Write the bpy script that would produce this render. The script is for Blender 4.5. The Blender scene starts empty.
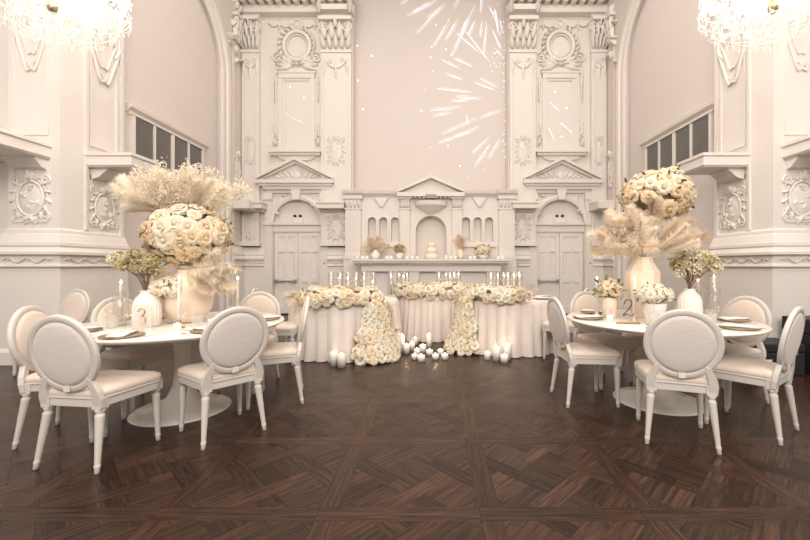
import bpy, bmesh, math, random
from mathutils import Vector, Matrix
PI = math.pi
R = math.radians
random.seed(7)
scn = bpy.context.scene
COL = scn.collection
FPX, VX, VY, EYE = 390.0, 432.0, 265.0, 1.27
def at(px, py, Y):
    return Vector(((px - VX) / FPX * Y, Y, EYE + (VY - py) / FPX * Y))
def xat(px, Y): return (px - VX) / FPX * Y
def zat(py, Y): return EYE + (VY - py) / FPX * Y

# ------------------------------------------------------------------ materials
def srgb(r, g, b):
    f = lambda c: ((c / 255 + 0.055) / 1.055) ** 2.4 if c / 255 > 0.04045 else c / 255 / 12.92
    return (f(r), f(g), f(b), 1)
def mat(name, col, rough=0.6, metal=0.0, noise=0.0, nscale=20.0, bump=0.0, spec=0.5, sheen=0.0, trans=0.0, sss=0.0, bscale=None, emit=0.0, ecol=None):
    m = bpy.data.materials.new(name); m.use_nodes = True
    nt = m.node_tree; p = nt.nodes['Principled BSDF']
    p.inputs['Base Color'].default_value = col
    p.inputs['Roughness'].default_value = rough
    p.inputs['Metallic'].default_value = metal
    p.inputs['Specular IOR Level'].default_value = spec
    if sheen: p.inputs['Sheen Weight'].default_value = sheen
    if trans: p.inputs['Transmission Weight'].default_value = trans
    if sss:
        p.inputs['Subsurface Weight'].default_value = sss
        p.inputs['Subsurface Radius'].default_value = (0.03, 0.02, 0.012)
    if emit:
        p.inputs['Emission Color'].default_value = ecol or col
        p.inputs['Emission Strength'].default_value = emit
    tc = nt.nodes.new('ShaderNodeTexCoord')
    if noise:
        n = nt.nodes.new('ShaderNodeTexNoise'); n.inputs['Scale'].default_value = nscale; n.inputs['Detail'].default_value = 4
        nt.links.new(tc.outputs['Object'], n.inputs['Vector'])
        mx = nt.nodes.new('ShaderNodeMix'); mx.data_type = 'RGBA'
        mx.inputs[6].default_value = tuple(c * (1 - noise) for c in col[:3]) + (1,)
        mx.inputs[7].default_value = tuple(min(1, c * (1 + noise)) for c in col[:3]) + (1,)
        nt.links.new(n.outputs['Fac'], mx.inputs[0]); nt.links.new(mx.outputs[2], p.inputs['Base Color'])
    if bump:
        n2 = nt.nodes.new('ShaderNodeTexNoise'); n2.inputs['Scale'].default_value = bscale or nscale * 3; n2.inputs['Detail'].default_value = 5
        nt.links.new(tc.outputs['Object'], n2.inputs['Vector'])
        b = nt.nodes.new('ShaderNodeBump'); b.inputs['Strength'].default_value = bump; b.inputs['Distance'].default_value = 0.01
        nt.links.new(n2.outputs['Fac'], b.inputs['Height']); nt.links.new(b.outputs['Normal'], p.inputs['Normal'])
    return m
def glass_mat(name, tint, fr=1.45, gl=(1, 1, 1, 1), body=0.0):
    m = bpy.data.materials.new(name); m.use_nodes = True
    nt = m.node_tree; nt.nodes.clear()
    o = nt.nodes.new('ShaderNodeOutputMaterial'); t = nt.nodes.new('ShaderNodeBsdfTransparent'); g = nt.nodes.new('ShaderNodeBsdfGlossy')
    t.inputs['Color'].default_value = tint; g.inputs['Roughness'].default_value = 0.04; g.inputs['Color'].default_value = gl
    lw = nt.nodes.new('ShaderNodeLayerWeight'); pw = nt.nodes.new('ShaderNodeMath'); pw.operation = 'POWER'; pw.inputs[1].default_value = 3.0
    f = nt.nodes.new('ShaderNodeMapRange'); f.inputs[3].default_value = .04 * fr; f.inputs[4].default_value = .55
    nt.links.new(lw.outputs['Facing'], pw.inputs[0]); nt.links.new(pw.outputs[0], f.inputs[0])
    mx = nt.nodes.new('ShaderNodeMixShader'); nt.links.new(f.outputs[0], mx.inputs[0]); nt.links.new(t.outputs[0], mx.inputs[1]); nt.links.new(g.outputs[0], mx.inputs[2])
    if body:
        d = nt.nodes.new('ShaderNodeBsdfTranslucent'); d.inputs['Color'].default_value = (1, .98, .96, 1)
        d2 = nt.nodes.new('ShaderNodeBsdfDiffuse'); d2.inputs['Color'].default_value = (1, .98, .95, 1)
        a = nt.nodes.new('ShaderNodeMixShader'); a.inputs[0].default_value = 0.5
        nt.links.new(d.outputs[0], a.inputs[1]); nt.links.new(d2.outputs[0], a.inputs[2])
        mb = nt.nodes.new('ShaderNodeMixShader'); mb.inputs[0].default_value = body
        nt.links.new(mx.outputs[0], mb.inputs[1]); nt.links.new(a.outputs[0], mb.inputs[2]); mx = mb
    nt.links.new(mx.outputs[0], o.inputs[0])
    return m
M = {}
M['plaster'] = mat('plaster', (.75, .70, .645, 1), .55, noise=.03, nscale=2.5, bump=.05, bscale=30)
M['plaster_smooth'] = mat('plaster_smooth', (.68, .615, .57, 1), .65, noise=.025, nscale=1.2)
M['plaster_orn'] = mat('plaster_orn', (.77, .72, .66, 1), .5, noise=.03, nscale=6, bump=.15, bscale=60)
M['door'] = mat('door_paint', (.80, .75, .70, 1), .42, noise=.02, nscale=5)
M['louvre'] = mat('louvre_grey', (.27, .255, .245, 1), .45, noise=.1, nscale=8)
M['chair'] = mat('chair_paint', (.63, .59, .54, 1), .38, noise=.03, nscale=12)
M['seat'] = mat('seat_cloth', (.70, .60, .51, 1), .8, noise=.04, nscale=25, bump=.1, bscale=250, sheen=.3)
def linen():
    m = mat('linen', (.66, .60, .56, 1), .85, sheen=.3)
    nt = m.node_tree; p = nt.nodes['Principled BSDF']
    tc = nt.nodes.new('ShaderNodeTexCoord'); mp = nt.nodes.new('ShaderNodeMapping'); mp.inputs['Scale'].default_value = (12, 12, 220)
    n = nt.nodes.new('ShaderNodeTexNoise'); n.inputs['Scale'].default_value = 1.0; n.inputs['Detail'].default_value = 3
    mx = nt.nodes.new('ShaderNodeMix'); mx.data_type = 'RGBA'; mx.inputs[6].default_value = (.56, .50, .46, 1); mx.inputs[7].default_value = (.75, .69, .64, 1)
    nt.links.new(tc.outputs['Object'], mp.inputs[0]); nt.links.new(mp.outputs[0], n.inputs['Vector']); nt.links.new(n.outputs['Fac'], mx.inputs[0]); nt.links.new(mx.outputs[2], p.inputs['Base Color'])
    return m
M['linen'] = linen()
M['table'] = mat('table_white', (.80, .76, .70, 1), .28, noise=.01, nscale=3)
M['satin'] = mat('satin', (.80, .72, .65, 1), .34, noise=.03, nscale=3, sheen=.4, spec=.6)
M['rose_cream'] = mat('rose_cream', (.92, .79, .58, 1), .6, noise=.06, nscale=9, sss=.15)
M['rose_ivory'] = mat('rose_ivory', (.93, .85, .69, 1), .6, noise=.05, nscale=9, sss=.15)
M['rose_peach'] = mat('rose_peach', (.90, .74, .52, 1), .6, noise=.08, nscale=9, sss=.15)
M['rose_white'] = mat('rose_white', (.93, .87, .75, 1), .6, noise=.04, nscale=9, sss=.15)
M['leaf'] = mat('leaf_green', (.12, .15, .06, 1), .6, noise=.3, nscale=14)
M['leaf_dark'] = mat('leaf_dark', (.26, .24, .14, 1), .7, noise=.3, nscale=14)
M['olive'] = mat('dried_olive', (.52, .46, .26, 1), .8, noise=.25, nscale=30)
M['olive_pale'] = mat('dried_pale', (.78, .70, .52, 1), .8, noise=.2, nscale=30)
M['stem'] = mat('stem_brown', (.22, .14, .08, 1), .8, noise=.2, nscale=30)
M['pampas'] = mat('pampas_cream', (.96, .87, .74, 1), .9, noise=.05, nscale=10, sheen=.4)
M['pampas_tan'] = mat('pampas_tan', (.93, .80, .64, 1), .9, noise=.06, nscale=10, sheen=.3)
M['porcelain'] = mat('porcelain', (.84, .79, .73, 1), .25, noise=.01, nscale=8)
M['vase_peach'] = mat('vase_peach', (.84, .70, .56, 1), .45, noise=.03, nscale=6)
M['wax'] = mat('candle_wax', (.90, .86, .79, 1), .45, sss=.4, noise=.01, nscale=20)
M['flame'] = mat('flame', (1, .8, .5, 1), .5, emit=22, ecol=(1, .78, .48, 1), noise=0)
M['bulb'] = mat('bulb', (1, .9, .8, 1), .5, emit=35, ecol=(1, .86, .70, 1))
M['wick'] = mat('wick', (.03, .03, .03, 1), .9, noise=.1)
M['gold'] = mat('gold', (.50, .34, .15, 1), .3, metal=1, noise=.05, nscale=30)
M['brass_dark'] = mat('brass_dark', (.35, .27, .18, 1), .4, metal=1, noise=.1, nscale=10)
M['steel'] = mat('steel', (.45, .42, .40, 1), .35, metal=.9, noise=.05, nscale=10)
M['black'] = mat('black_case', (.012, .012, .015, 1), .5, noise=.2, nscale=15)
M['paper'] = mat('paper', (.82, .76, .70, 1), .7, noise=.02, nscale=15)
M['card'] = mat('menu_card', (.74, .64, .55, 1), .7, noise=.03, nscale=15)
M['napkin'] = mat('napkin', (.82, .77, .71, 1), .85, noise=.03, nscale=15)
M['cake'] = mat('cake_icing', (.85, .77, .67, 1), .5, noise=.02, nscale=15, sss=.2)
M['glass'] = glass_mat('clear_glass', (.97, .96, .95, 1))
M['crystal'] = glass_mat('crystal', (.98, .96, .94, 1), 1.6, body=.38)
M['rib_glass'] = glass_mat('ribbed_glass', (.95, .93, .90, 1), 1.5, body=.28)
M['acrylic'] = glass_mat('frosted_acrylic', (.97, .95, .93, 1), 1.4, body=.45)
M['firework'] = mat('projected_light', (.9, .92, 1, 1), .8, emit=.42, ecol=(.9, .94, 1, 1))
def soften(m, f):
    nt = m.node_tree; p = nt.nodes['Principled BSDF']; o = [n for n in nt.nodes if n.type == 'OUTPUT_MATERIAL'][0]
    t = nt.nodes.new('ShaderNodeBsdfTranslucent'); mx = nt.nodes.new('ShaderNodeMixShader'); mx.inputs[0].default_value = f
    src = p.inputs['Base Color'].links[0].from_socket if p.inputs['Base Color'].links else None
    if src: nt.links.new(src, t.inputs['Color'])
    else: t.inputs['Color'].default_value = p.inputs['Base Color'].default_value
    nt.links.new(p.outputs[0], mx.inputs[1]); nt.links.new(t.outputs[0], mx.inputs[2]); nt.links.new(mx.outputs[0], o.inputs[0])
for k_ in ('pampas', 'pampas_tan'): soften(M[k_], .3)
for k_ in ('rose_cream', 'rose_ivory', 'rose_peach', 'rose_white'): soften(M[k_], .3)
M['gap'] = mat('floor_gap', (.012, .008, .006, 1), .7, noise=.1)
def wood():
    m = bpy.data.materials.new('parquet_oak'); m.use_nodes = True
    nt = m.node_tree; p = nt.nodes['Principled BSDF']; N = nt.nodes.new; L = nt.links.new
    uv = N('ShaderNodeUVMap'); uv.uv_map = 'UVMap'
    mp = N('ShaderNodeMapping'); mp.inputs['Scale'].default_value = (2.2, 34, 1)
    n = N('ShaderNodeTexNoise'); n.inputs['Scale'].default_value = 1.6; n.inputs['Detail'].default_value = 6; n.inputs['Distortion'].default_value = .6
    at_ = N('ShaderNodeAttribute'); at_.attribute_name = 'tone'
    r1 = N('ShaderNodeValToRGB'); r1.color_ramp.elements[0].position = .3; r1.color_ramp.elements[0].color = (.014, .0066, .0042, 1)
    r1.color_ramp.elements[1].position = .72; r1.color_ramp.elements[1].color = (.068, .034, .0215, 1)
    hs = N('ShaderNodeHueSaturation'); ml = N('ShaderNodeMapRange'); ml.inputs[3].default_value = .50; ml.inputs[4].default_value = 1.45; p.inputs['Specular IOR Level'].default_value = .28
    L(uv.outputs[0], mp.inputs[0]); L(mp.outputs[0], n.inputs['Vector']); L(n.outputs['Fac'], r1.inputs[0])
    L(at_.outputs['Fac'], ml.inputs[0]); L(ml.outputs[0], hs.inputs['Value']); L(r1.outputs[0], hs.inputs['Color']); L(hs.outputs[0], p.inputs['Base Color'])
    n2 = N('ShaderNodeTexNoise'); n2.inputs['Scale'].default_value = 1.3; n2.inputs['Detail'].default_value = 4
    tc = N('ShaderNodeTexCoord'); L(tc.outputs['Object'], n2.inputs['Vector'])
    mr = N('ShaderNodeMapRange'); mr.inputs[3].default_value = .24; mr.inputs[4].default_value = .42
    L(n2.outputs['Fac'], mr.inputs[0]); L(mr.outputs[0], p.inputs['Roughness'])
    b = N('ShaderNodeBump'); b.inputs['Strength'].default_value = .35; b.inputs['Distance'].default_value = .004
    L(n.outputs['Fac'], b.inputs['Height']); L(b.outputs['Normal'], p.inputs['Normal'])
    return m
M['wood'] = wood()

# ------------------------------------------------------------------ mesh builder
class MB:
    def __init__(s): s.v = []; s.f = []; s.sm = []
    def add(s, vs, fs, smooth=False, T=None):
        b = len(s.v)
        s.v += [tuple(T @ Vector(p)) for p in vs] if T is not None else [tuple(p) for p in vs]
        s.f += [tuple(i + b for i in f) for f in fs]; s.sm += [smooth] * len(fs); return s
    def box(s, x0, x1, y0, y1, z0, z1, T=None):
        vs = [(x, y, z) for z in (z0, z1) for y in (y0, y1) for x in (x0, x1)]
        return s.add(vs, [(0, 2, 3, 1), (4, 5, 7, 6), (0, 1, 5, 4), (2, 6, 7, 3), (0, 4, 6, 2), (1, 3, 7, 5)], False, T)
    def prism(s, poly, a, b, T=None, smooth=False):      # poly in (u,v), thickness along w
        n = len(poly)
        vs = [(p[0], p[1], a) for p in poly] + [(p[0], p[1], b) for p in poly]
        fs = [tuple(range(n))[::-1], tuple(range(n, 2 * n))]
        s.add(vs, fs, False, T)
        return s.add(vs, [(i, (i + 1) % n, n + (i + 1) % n, n + i) for i in range(n)], smooth, T)
    def lathe(s, prof, seg=24, T=None, flute=0, famp=0, smooth=True):
        vs = []; n = len(prof)
        for k in range(seg):
            a = 2 * PI * k / seg
            for r, z in prof:
                rr = r * (1 + famp * math.cos(flute * a)) if flute else r
                vs.append((rr * math.cos(a), rr * math.sin(a), z))
        fs = [(k * n + i, ((k + 1) % seg) * n + i, ((k + 1) % seg) * n + i + 1, k * n + i + 1) for k in range(seg) for i in range(n - 1)]
        s.add(vs, fs, smooth, T)
        for idx in (0, n - 1):
            if prof[idx][0] > 1e-4: s.add([vs[k * n + idx] for k in range(seg)], [tuple(range(seg))], False, T)
        return s
    def tube(s, pts, rad, seg=8, T=None, closed=False, flat=1.0, caps=True):
        pts = [Vector(p) for p in pts]; n = len(pts); vs = []
        if not isinstance(rad, (list, tuple)): rad = [rad] * n
        up0 = None
        for i, p in enumerate(pts):
            if closed: d = pts[(i + 1) % n] - pts[i - 1]
            else: d = pts[min(i + 1, n - 1)] - pts[max(i - 1, 0)]
            d = d.normalized() if d.length > 1e-9 else Vector((0, 0, 1))
            if up0 is None: up0 = Vector((0, 0, 1)) if abs(d.z) < .9 else Vector((1, 0, 0))
            x = d.cross(up0)
            if x.length < 1e-4: x = d.orthogonal()
            x.normalize(); y = x.cross(d).normalized(); up0 = y
            for k in range(seg):
                a = 2 * PI * k / seg
                vs.append(p + x * math.cos(a) * rad[i] + y * math.sin(a) * rad[i] * flat)
        m = n if closed else n - 1
        fs = [(i * seg + k, i * seg + (k + 1) % seg, ((i + 1) % n) * seg + (k + 1) % seg, ((i + 1) % n) * seg + k) for i in range(m) for k in range(seg)]
        s.add(vs, fs, True, T)
        if not closed and caps:
            s.add(vs[:seg], [tuple(range(seg))], False, T); s.add(vs[-seg:], [tuple(range(seg))[::-1]], False, T)
        return s
    def ball(s, c, r, T=None, seg=10, rings=6, sc=(1, 1, 1)):
        vs = []; fs = []
        for i in range(rings + 1):
            t = PI * i / rings
            for k in range(seg):
                a = 2 * PI * k / seg
                vs.append((c[0] + r * sc[0] * math.sin(t) * math.cos(a), c[1] + r * sc[1] * math.sin(t) * math.sin(a), c[2] + r * sc[2] * math.cos(t)))
        for i in range(rings):
            for k in range(seg):
                q = (i * seg + k, i * seg + (k + 1) % seg, (i + 1) * seg + (k + 1) % seg, (i + 1) * seg + k)
                fs.append(q[:2] + q[2:] if 0 < i < rings - 1 else ((q[0], q[2], q[3]) if i == 0 else (q[0], q[1], q[2])))
        return s.add(vs, fs, True, T)
    def sweep(s, prof, path, side=1, cap=True, smooth=False):   # prof: (out, z); path: (x, y) plan
        path = [Vector(p) for p in path]; n = len(path); m = len(prof); vs = []
        for i, p in enumerate(path):
            ns = []
            if i > 0: d = (path[i] - path[i - 1]).normalized(); ns.append(Vector((d.y, -d.x)) * side)
            if i < n - 1: d = (path[i + 1] - path[i]).normalized(); ns.append(Vector((d.y, -d.x)) * side)
            if len(ns) == 2:
                b = ns[0] + ns[1]
                nn = b / max(b.dot(ns[0]), .2) if b.length > 1e-5 else ns[0]
            else: nn = ns[0]
            for o, z in prof: vs.append((p.x + nn.x * o, p.y + nn.y * o, z))
        fs = [(i * m + k, (i + 1) * m + k, (i + 1) * m + k + 1, i * m + k + 1) for i in range(n - 1) for k in range(m - 1)]
        s.add(vs, fs, smooth)
        if cap: s.add(vs[:m], [tuple(range(m))]); s.add(vs[-m:], [tuple(range(m))[::-1]])
        return s
    def arcmold(s, prof, path, T):    # prof: (offset in plane to the left, w out); path in (u,v) of frame T
        path = [Vector(p) for p in path]; n = len(path); m = len(prof); vs = []
        for i, p in enumerate(path):
            ns = []
            if i > 0: d = (path[i] - path[i - 1]).normalized(); ns.append(Vector((-d.y, d.x)))
            if i < n - 1: d = (path[i + 1] - path[i]).normalized(); ns.append(Vector((-d.y, d.x)))
            nn = ns[0] if len(ns) == 1 else (ns[0] + ns[1]) / max((ns[0] + ns[1]).dot(ns[0]), .2)
            for o, w in prof: vs.append((p.x + nn.x * o, p.y + nn.y * o, w))
        fs = [(i * m + k, (i + 1) * m + k, (i + 1) * m + k + 1, i * m + k + 1) for i in range(n - 1) for k in range(m - 1)]
        s.add(vs, fs, False, T)
        s.add(vs[:m], [tuple(range(m))], False, T); s.add(vs[-m:], [tuple(range(m))[::-1]], False, T)
        return s
    def mesh(s, name, m, weld=False):
        me = bpy.data.meshes.new(name); me.from_pydata(s.v, [], s.f)
        me.polygons.foreach_set('use_smooth', s.sm)
        bm = bmesh.new(); bm.from_mesh(me)
        if weld: bmesh.ops.remove_doubles(bm, verts=bm.verts, dist=1e-5)
        bmesh.ops.recalc_face_normals(bm, faces=bm.faces); bm.to_mesh(me); bm.free()
        me.materials.append(M[m] if isinstance(m, str) else m); me.update(); return me
    def build(s, name, m, parent=None, loc=None, rz=0, bevel=0):
        o = bpy.data.objects.new(name, s.mesh(name, m, bool(bevel))); COL.objects.link(o)
        if parent is not None: o.parent = parent
        if loc is not None: o.location = loc
        if rz: o.rotation_euler.z = rz
        if bevel:
            b = o.modifiers.new('Bevel', 'BEVEL'); b.width = bevel; b.segments = 2; b.limit_method = 'ANGLE'; b.angle_limit = R(50)
        return o
def tag(o, label, cat, group=None, kind=None):
    if label: o['label'] = label
    if cat: o['category'] = cat
    if group: o['group'] = group
    if kind: o['kind'] = kind
    return o
def thing(name, label, cat, loc=(0, 0, 0), rz=0, group=None):
    o = bpy.data.objects.new(name, None); COL.objects.link(o); o.empty_display_size = .1
    o.location = loc; o.rotation_euler = (0, 0, rz)
    return tag(o, label, cat, group)
def struct(name, mb, m, parent=None, label=None, bevel=0):
    o = mb.build(name, m, parent, bevel=bevel)
    if parent is None: o['kind'] = 'structure'
    if label: o['label'] = label
    return o
def sroot(name, label=None):
    o = bpy.data.objects.new(name, None); COL.objects.link(o); o['kind'] = 'structure'
    if label: o['label'] = label
    return o
KIDS = {}
def dup(root, loc, rz, label=None, group=None, cat=None):
    r = root.copy(); COL.objects.link(r); r.location = loc; r.rotation_euler = (0, 0, rz)
    if label: r['label'] = label
    if group: r['group'] = group
    if root.name not in KIDS: KIDS[root.name] = [(c, list(c.children)) for c in root.children]
    for ch, gs in KIDS[root.name]:
        c = ch.copy(); COL.objects.link(c); c.parent = r
        for g in gs:
            d = g.copy(); COL.objects.link(d); d.parent = c
    return r
def inst(me, name, parent, mtx):
    o = bpy.data.objects.new(name, me); COL.objects.link(o); o.parent = parent; o.matrix_local = mtx; return o
def frame(o, u, w):
    u = Vector(u); w = Vector(w); v = Vector((0, 0, 1)); m = Matrix.Identity(4)
    for i in range(3): m[i][0] = u[i]; m[i][1] = v[i]; m[i][2] = w[i]; m[i][3] = o[i]
    return m
def orient(p, d, s=1.0, spin=0.0, sz=None):
    q = Vector(d).to_track_quat('Z', 'Y').to_matrix().to_4x4()
    return Matrix.Translation(Vector(p)) @ q @ Matrix.Rotation(spin, 4, 'Z') @ Matrix.Diagonal((s, s, sz or s, 1))

# ---- plaster ornament pieces, drawn in a wall frame (u, v, w)
def leaf(mb, T, u, v, ang, ln, wd, h, w0=0):
    vs = []; fs = []; nt_, ns = 5, 4
    ca, sa = math.cos(ang), math.sin(ang)
    for i in range(nt_ + 1):
        t = i / nt_; ww = wd * math.sin(PI * min(1, .12 + t * .88)) ** .7 * (1 - .3 * t)
        for j in range(ns + 1):
            s = (j / ns - .5) * 2; a = t * ln; b = s * ww * .5
            hh = h * (math.sin(PI * (.1 + .8 * t)) * (1 - s * s * .8) + (.35 if j == 2 else 0) + .6 * t * t)
            vs.append((u + ca * a - sa * b, v + sa * a + ca * b, w0 + hh))
    n = ns + 1
    for i in range(nt_):
        for j in range(ns): fs.append((i * n + j, i * n + j + 1, (i + 1) * n + j + 1, (i + 1) * n + j))
    b0 = len(vs); 
    edge = [i * n for i in range(nt_ + 1)] + [nt_ * n + j for j in range(1, n)] + [i * n + ns for i in range(nt_ - 1, -1, -1)] + [j for j in range(ns - 1, 0, -1)]
    for e in edge: vs.append((vs[e][0], vs[e][1], w0 - .004))
    m = len(edge)
    for k in range(m): fs.append((edge[k], edge[(k + 1) % m], b0 + (k + 1) % m, b0 + k))
    mb.add(vs, fs, True, T)
def scroll(mb, T, u, v, r, turns, a0, sg, th, w0=.01):
    n = int(10 * turns) + 3; pts = []; rad = []
    for i in range(n):
        t = i / (n - 1); a = a0 + sg * turns * 2 * PI * t; rr = r * (1 - .85 * t)
        pts.append((u + rr * math.cos(a), v + rr * math.sin(a), w0)); rad.append(th * (1 - .4 * t))
    mb.tube(pts, rad, 6, T)
def oval(mb, T, u, v, ru, rv, th, w0=.01, n=26, a0=0, a1=2 * PI):
    cl = abs(a1 - a0 - 2 * PI) < .01
    m = n if cl else n + 1
    mb.tube([(u + ru * math.cos(a0 + (a1 - a0) * i / n), v + rv * math.sin(a0 + (a1 - a0) * i / n), w0) for i in range(m)], th, 7, T, closed=cl)
def dome(mb, T, u, v, ru, rv, h, w0=0):
    vs = [(u, v, w0 + h)]; fs = []; n = 20
    for i in range(1, 5):
        t = i / 4 * PI / 2
        for k in range(n): vs.append((u + ru * math.sin(t) * math.cos(2 * PI * k / n), v + rv * math.sin(t) * math.sin(2 * PI * k / n), w0 + h * math.cos(t)))
    for k in range(n): fs.append((0, 1 + k, 1 + (k + 1) % n))
    for i in range(3):
        for k in range(n): fs.append((1 + i * n + k, 1 + i * n + (k + 1) % n, 1 + (i + 1) * n + (k + 1) % n, 1 + (i + 1) * n + k))
    mb.add(vs, fs, True, T)
def cartouche(mb, T, u, v, w, h, seed=0, dep=.035):
    rnd = random.Random(seed); ru, rv = w * .33, h * .34
    dome(mb, T, u, v, ru * .9, rv * .9, dep * .7)
    oval(mb, T, u, v, ru, rv, dep * .45, dep * .25); oval(mb, T, u, v, ru * 1.25, rv * 1.18, dep * .3, dep * .15)
    for sg in (1, -1):
        scroll(mb, T, u + sg * ru * 1.15, v + rv * 1.05, w * .13, 1.3, PI / 2, -sg, dep * .35)
        scroll(mb, T, u + sg * ru * 1.15, v - rv * 1.0, w * .12, 1.3, -PI / 2, sg, dep * .35)
        scroll(mb, T, u + sg * ru * .45, v - rv * 1.25, w * .09, 1.1, -PI / 2, -sg, dep * .3)
        for k in range(7):
            a = PI / 2 - sg * (.35 + k * .4)
            leaf(mb, T, u + ru * 1.05 * math.cos(a), v + rv * 1.05 * math.sin(a), a - sg * .6, w * .2, w * .1, dep * .6)
        leaf(mb, T, u, v + rv * .95, PI / 2 - sg * .5, h * .2, w * .13, dep)
        leaf(mb, T, u, v - rv * .9, -PI / 2 + sg * .5, h * .18, w * .12, dep * .8)
    leaf(mb, T, u, v + rv, PI / 2, h * .22, w * .14, dep * 1.2)
    for k in range(8):
        a = rnd.random() * 2 * PI; rr = .15 + .5 * rnd.random()
        leaf(mb, T, u + ru * rr * math.cos(a), v + rv * rr * math.sin(a), rnd.random() * 6.28, w * .13, w * .07, dep * .5, dep * .5)
def shield(mb, T, u, v, w, h, dep=.03):     # strapwork outline ending in a point, as on the upper piers
    pts = [(-.5, .5), (-.46, .2), (-.5, .0), (-.34, -.2), (-.18, -.42), (-.1, -.5), (0, -.47), (.1, -.5), (.18, -.42), (.34, -.2), (.5, .0), (.46, .2), (.5, .5)]
    mb.tube([(u + a * w, v + b * h, dep * .3) for a, b in pts], dep * .45, 6, T, caps=False)
    mb.tube([(u + a * w * .78, v + .06 * h + b * h * .74, dep * .2) for a, b in pts], dep * .3, 6, T)
    for sg in (1, -1):
        scroll(mb, T, u + sg * w * .36, v + h * .1, w * .12, 1.2, 0, sg, dep * .35); scroll(mb, T, u + sg * w * .12, v - h * .42, w * .08, 1, 0, -sg, dep * .3)
        for k in range(3): leaf(mb, T, u + sg * w * (.36 - .1 * k), v + h * (-.1 + .17 * k), PI / 2 - sg * .4, h * .16, w * .1, dep * .7)
    dome(mb, T, u, v + h * .18, w * .2, h * .2, dep)
def capital(mb, T, u, v, w, h, dep=.12, seed=0):
    for row in range(2):
        n = 5 - row
        for k in range(n):
            uu = u + (k - (n - 1) / 2) * w / n
            leaf(mb, T, uu, v + row * h * .32, PI / 2 + (k - (n - 1) / 2) * -.12, h * (.48 + .1 * row), w / n * 1.05, dep * .6, .02 + row * .02)
    for sg in (1, -1):
        scroll(mb, T, u + sg * w * .42, v + h * .74, h * .2, 1.5, PI * (0 if sg < 0 else 1), sg, dep * .18, dep * .6)
        scroll(mb, T, u + sg * w * .12, v + h * .76, h * .12, 1.2, PI * (0 if sg > 0 else 1), -sg, dep * .14, dep * .5)
    mb.box(u - w * .58, u + w * .58, v + h * .92, v + h * 1.04, -.02, dep * 1.1, T)
    leaf(mb, T, u, v + h * .7, PI / 2, h * .34, w * .2, dep * .5, dep * .5)
def festoon(mb, T, u0, u1, v, drop, th, w0=.02):
    pts = []; rad = []
    for i in range(11):
        t = i / 10; pts.append((u0 + (u1 - u0) * t, v - drop * 4 * t * (1 - t), w0)); rad.append(th * (.5 + 2 * t * (1 - t)))
    mb.tube(pts, rad, 6, T)
def wavefrieze(mb, T, u0, u1, v, amp, pitch, dep):
    n = max(2, int(round((u1 - u0) / pitch))); pts = []
    p = (u1 - u0) / n
    for i in range(n * 8 + 1):
        t = i / 8; pts.append((u0 + p * t, v + amp * math.sin(t * PI), dep * .4))
    mb.tube(pts, dep * .4, 5, T)
    for i in range(n):
        sg = 1 if i % 2 == 0 else -1
        scroll(mb, T, u0 + p * (i + .5), v - sg * amp * .1, amp * .55, 1, 0, sg, dep * .35, dep * .3)
        leaf(mb, T, u0 + p * i, v, R(35) * sg, p * .7, amp * .6, dep * .5)
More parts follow.
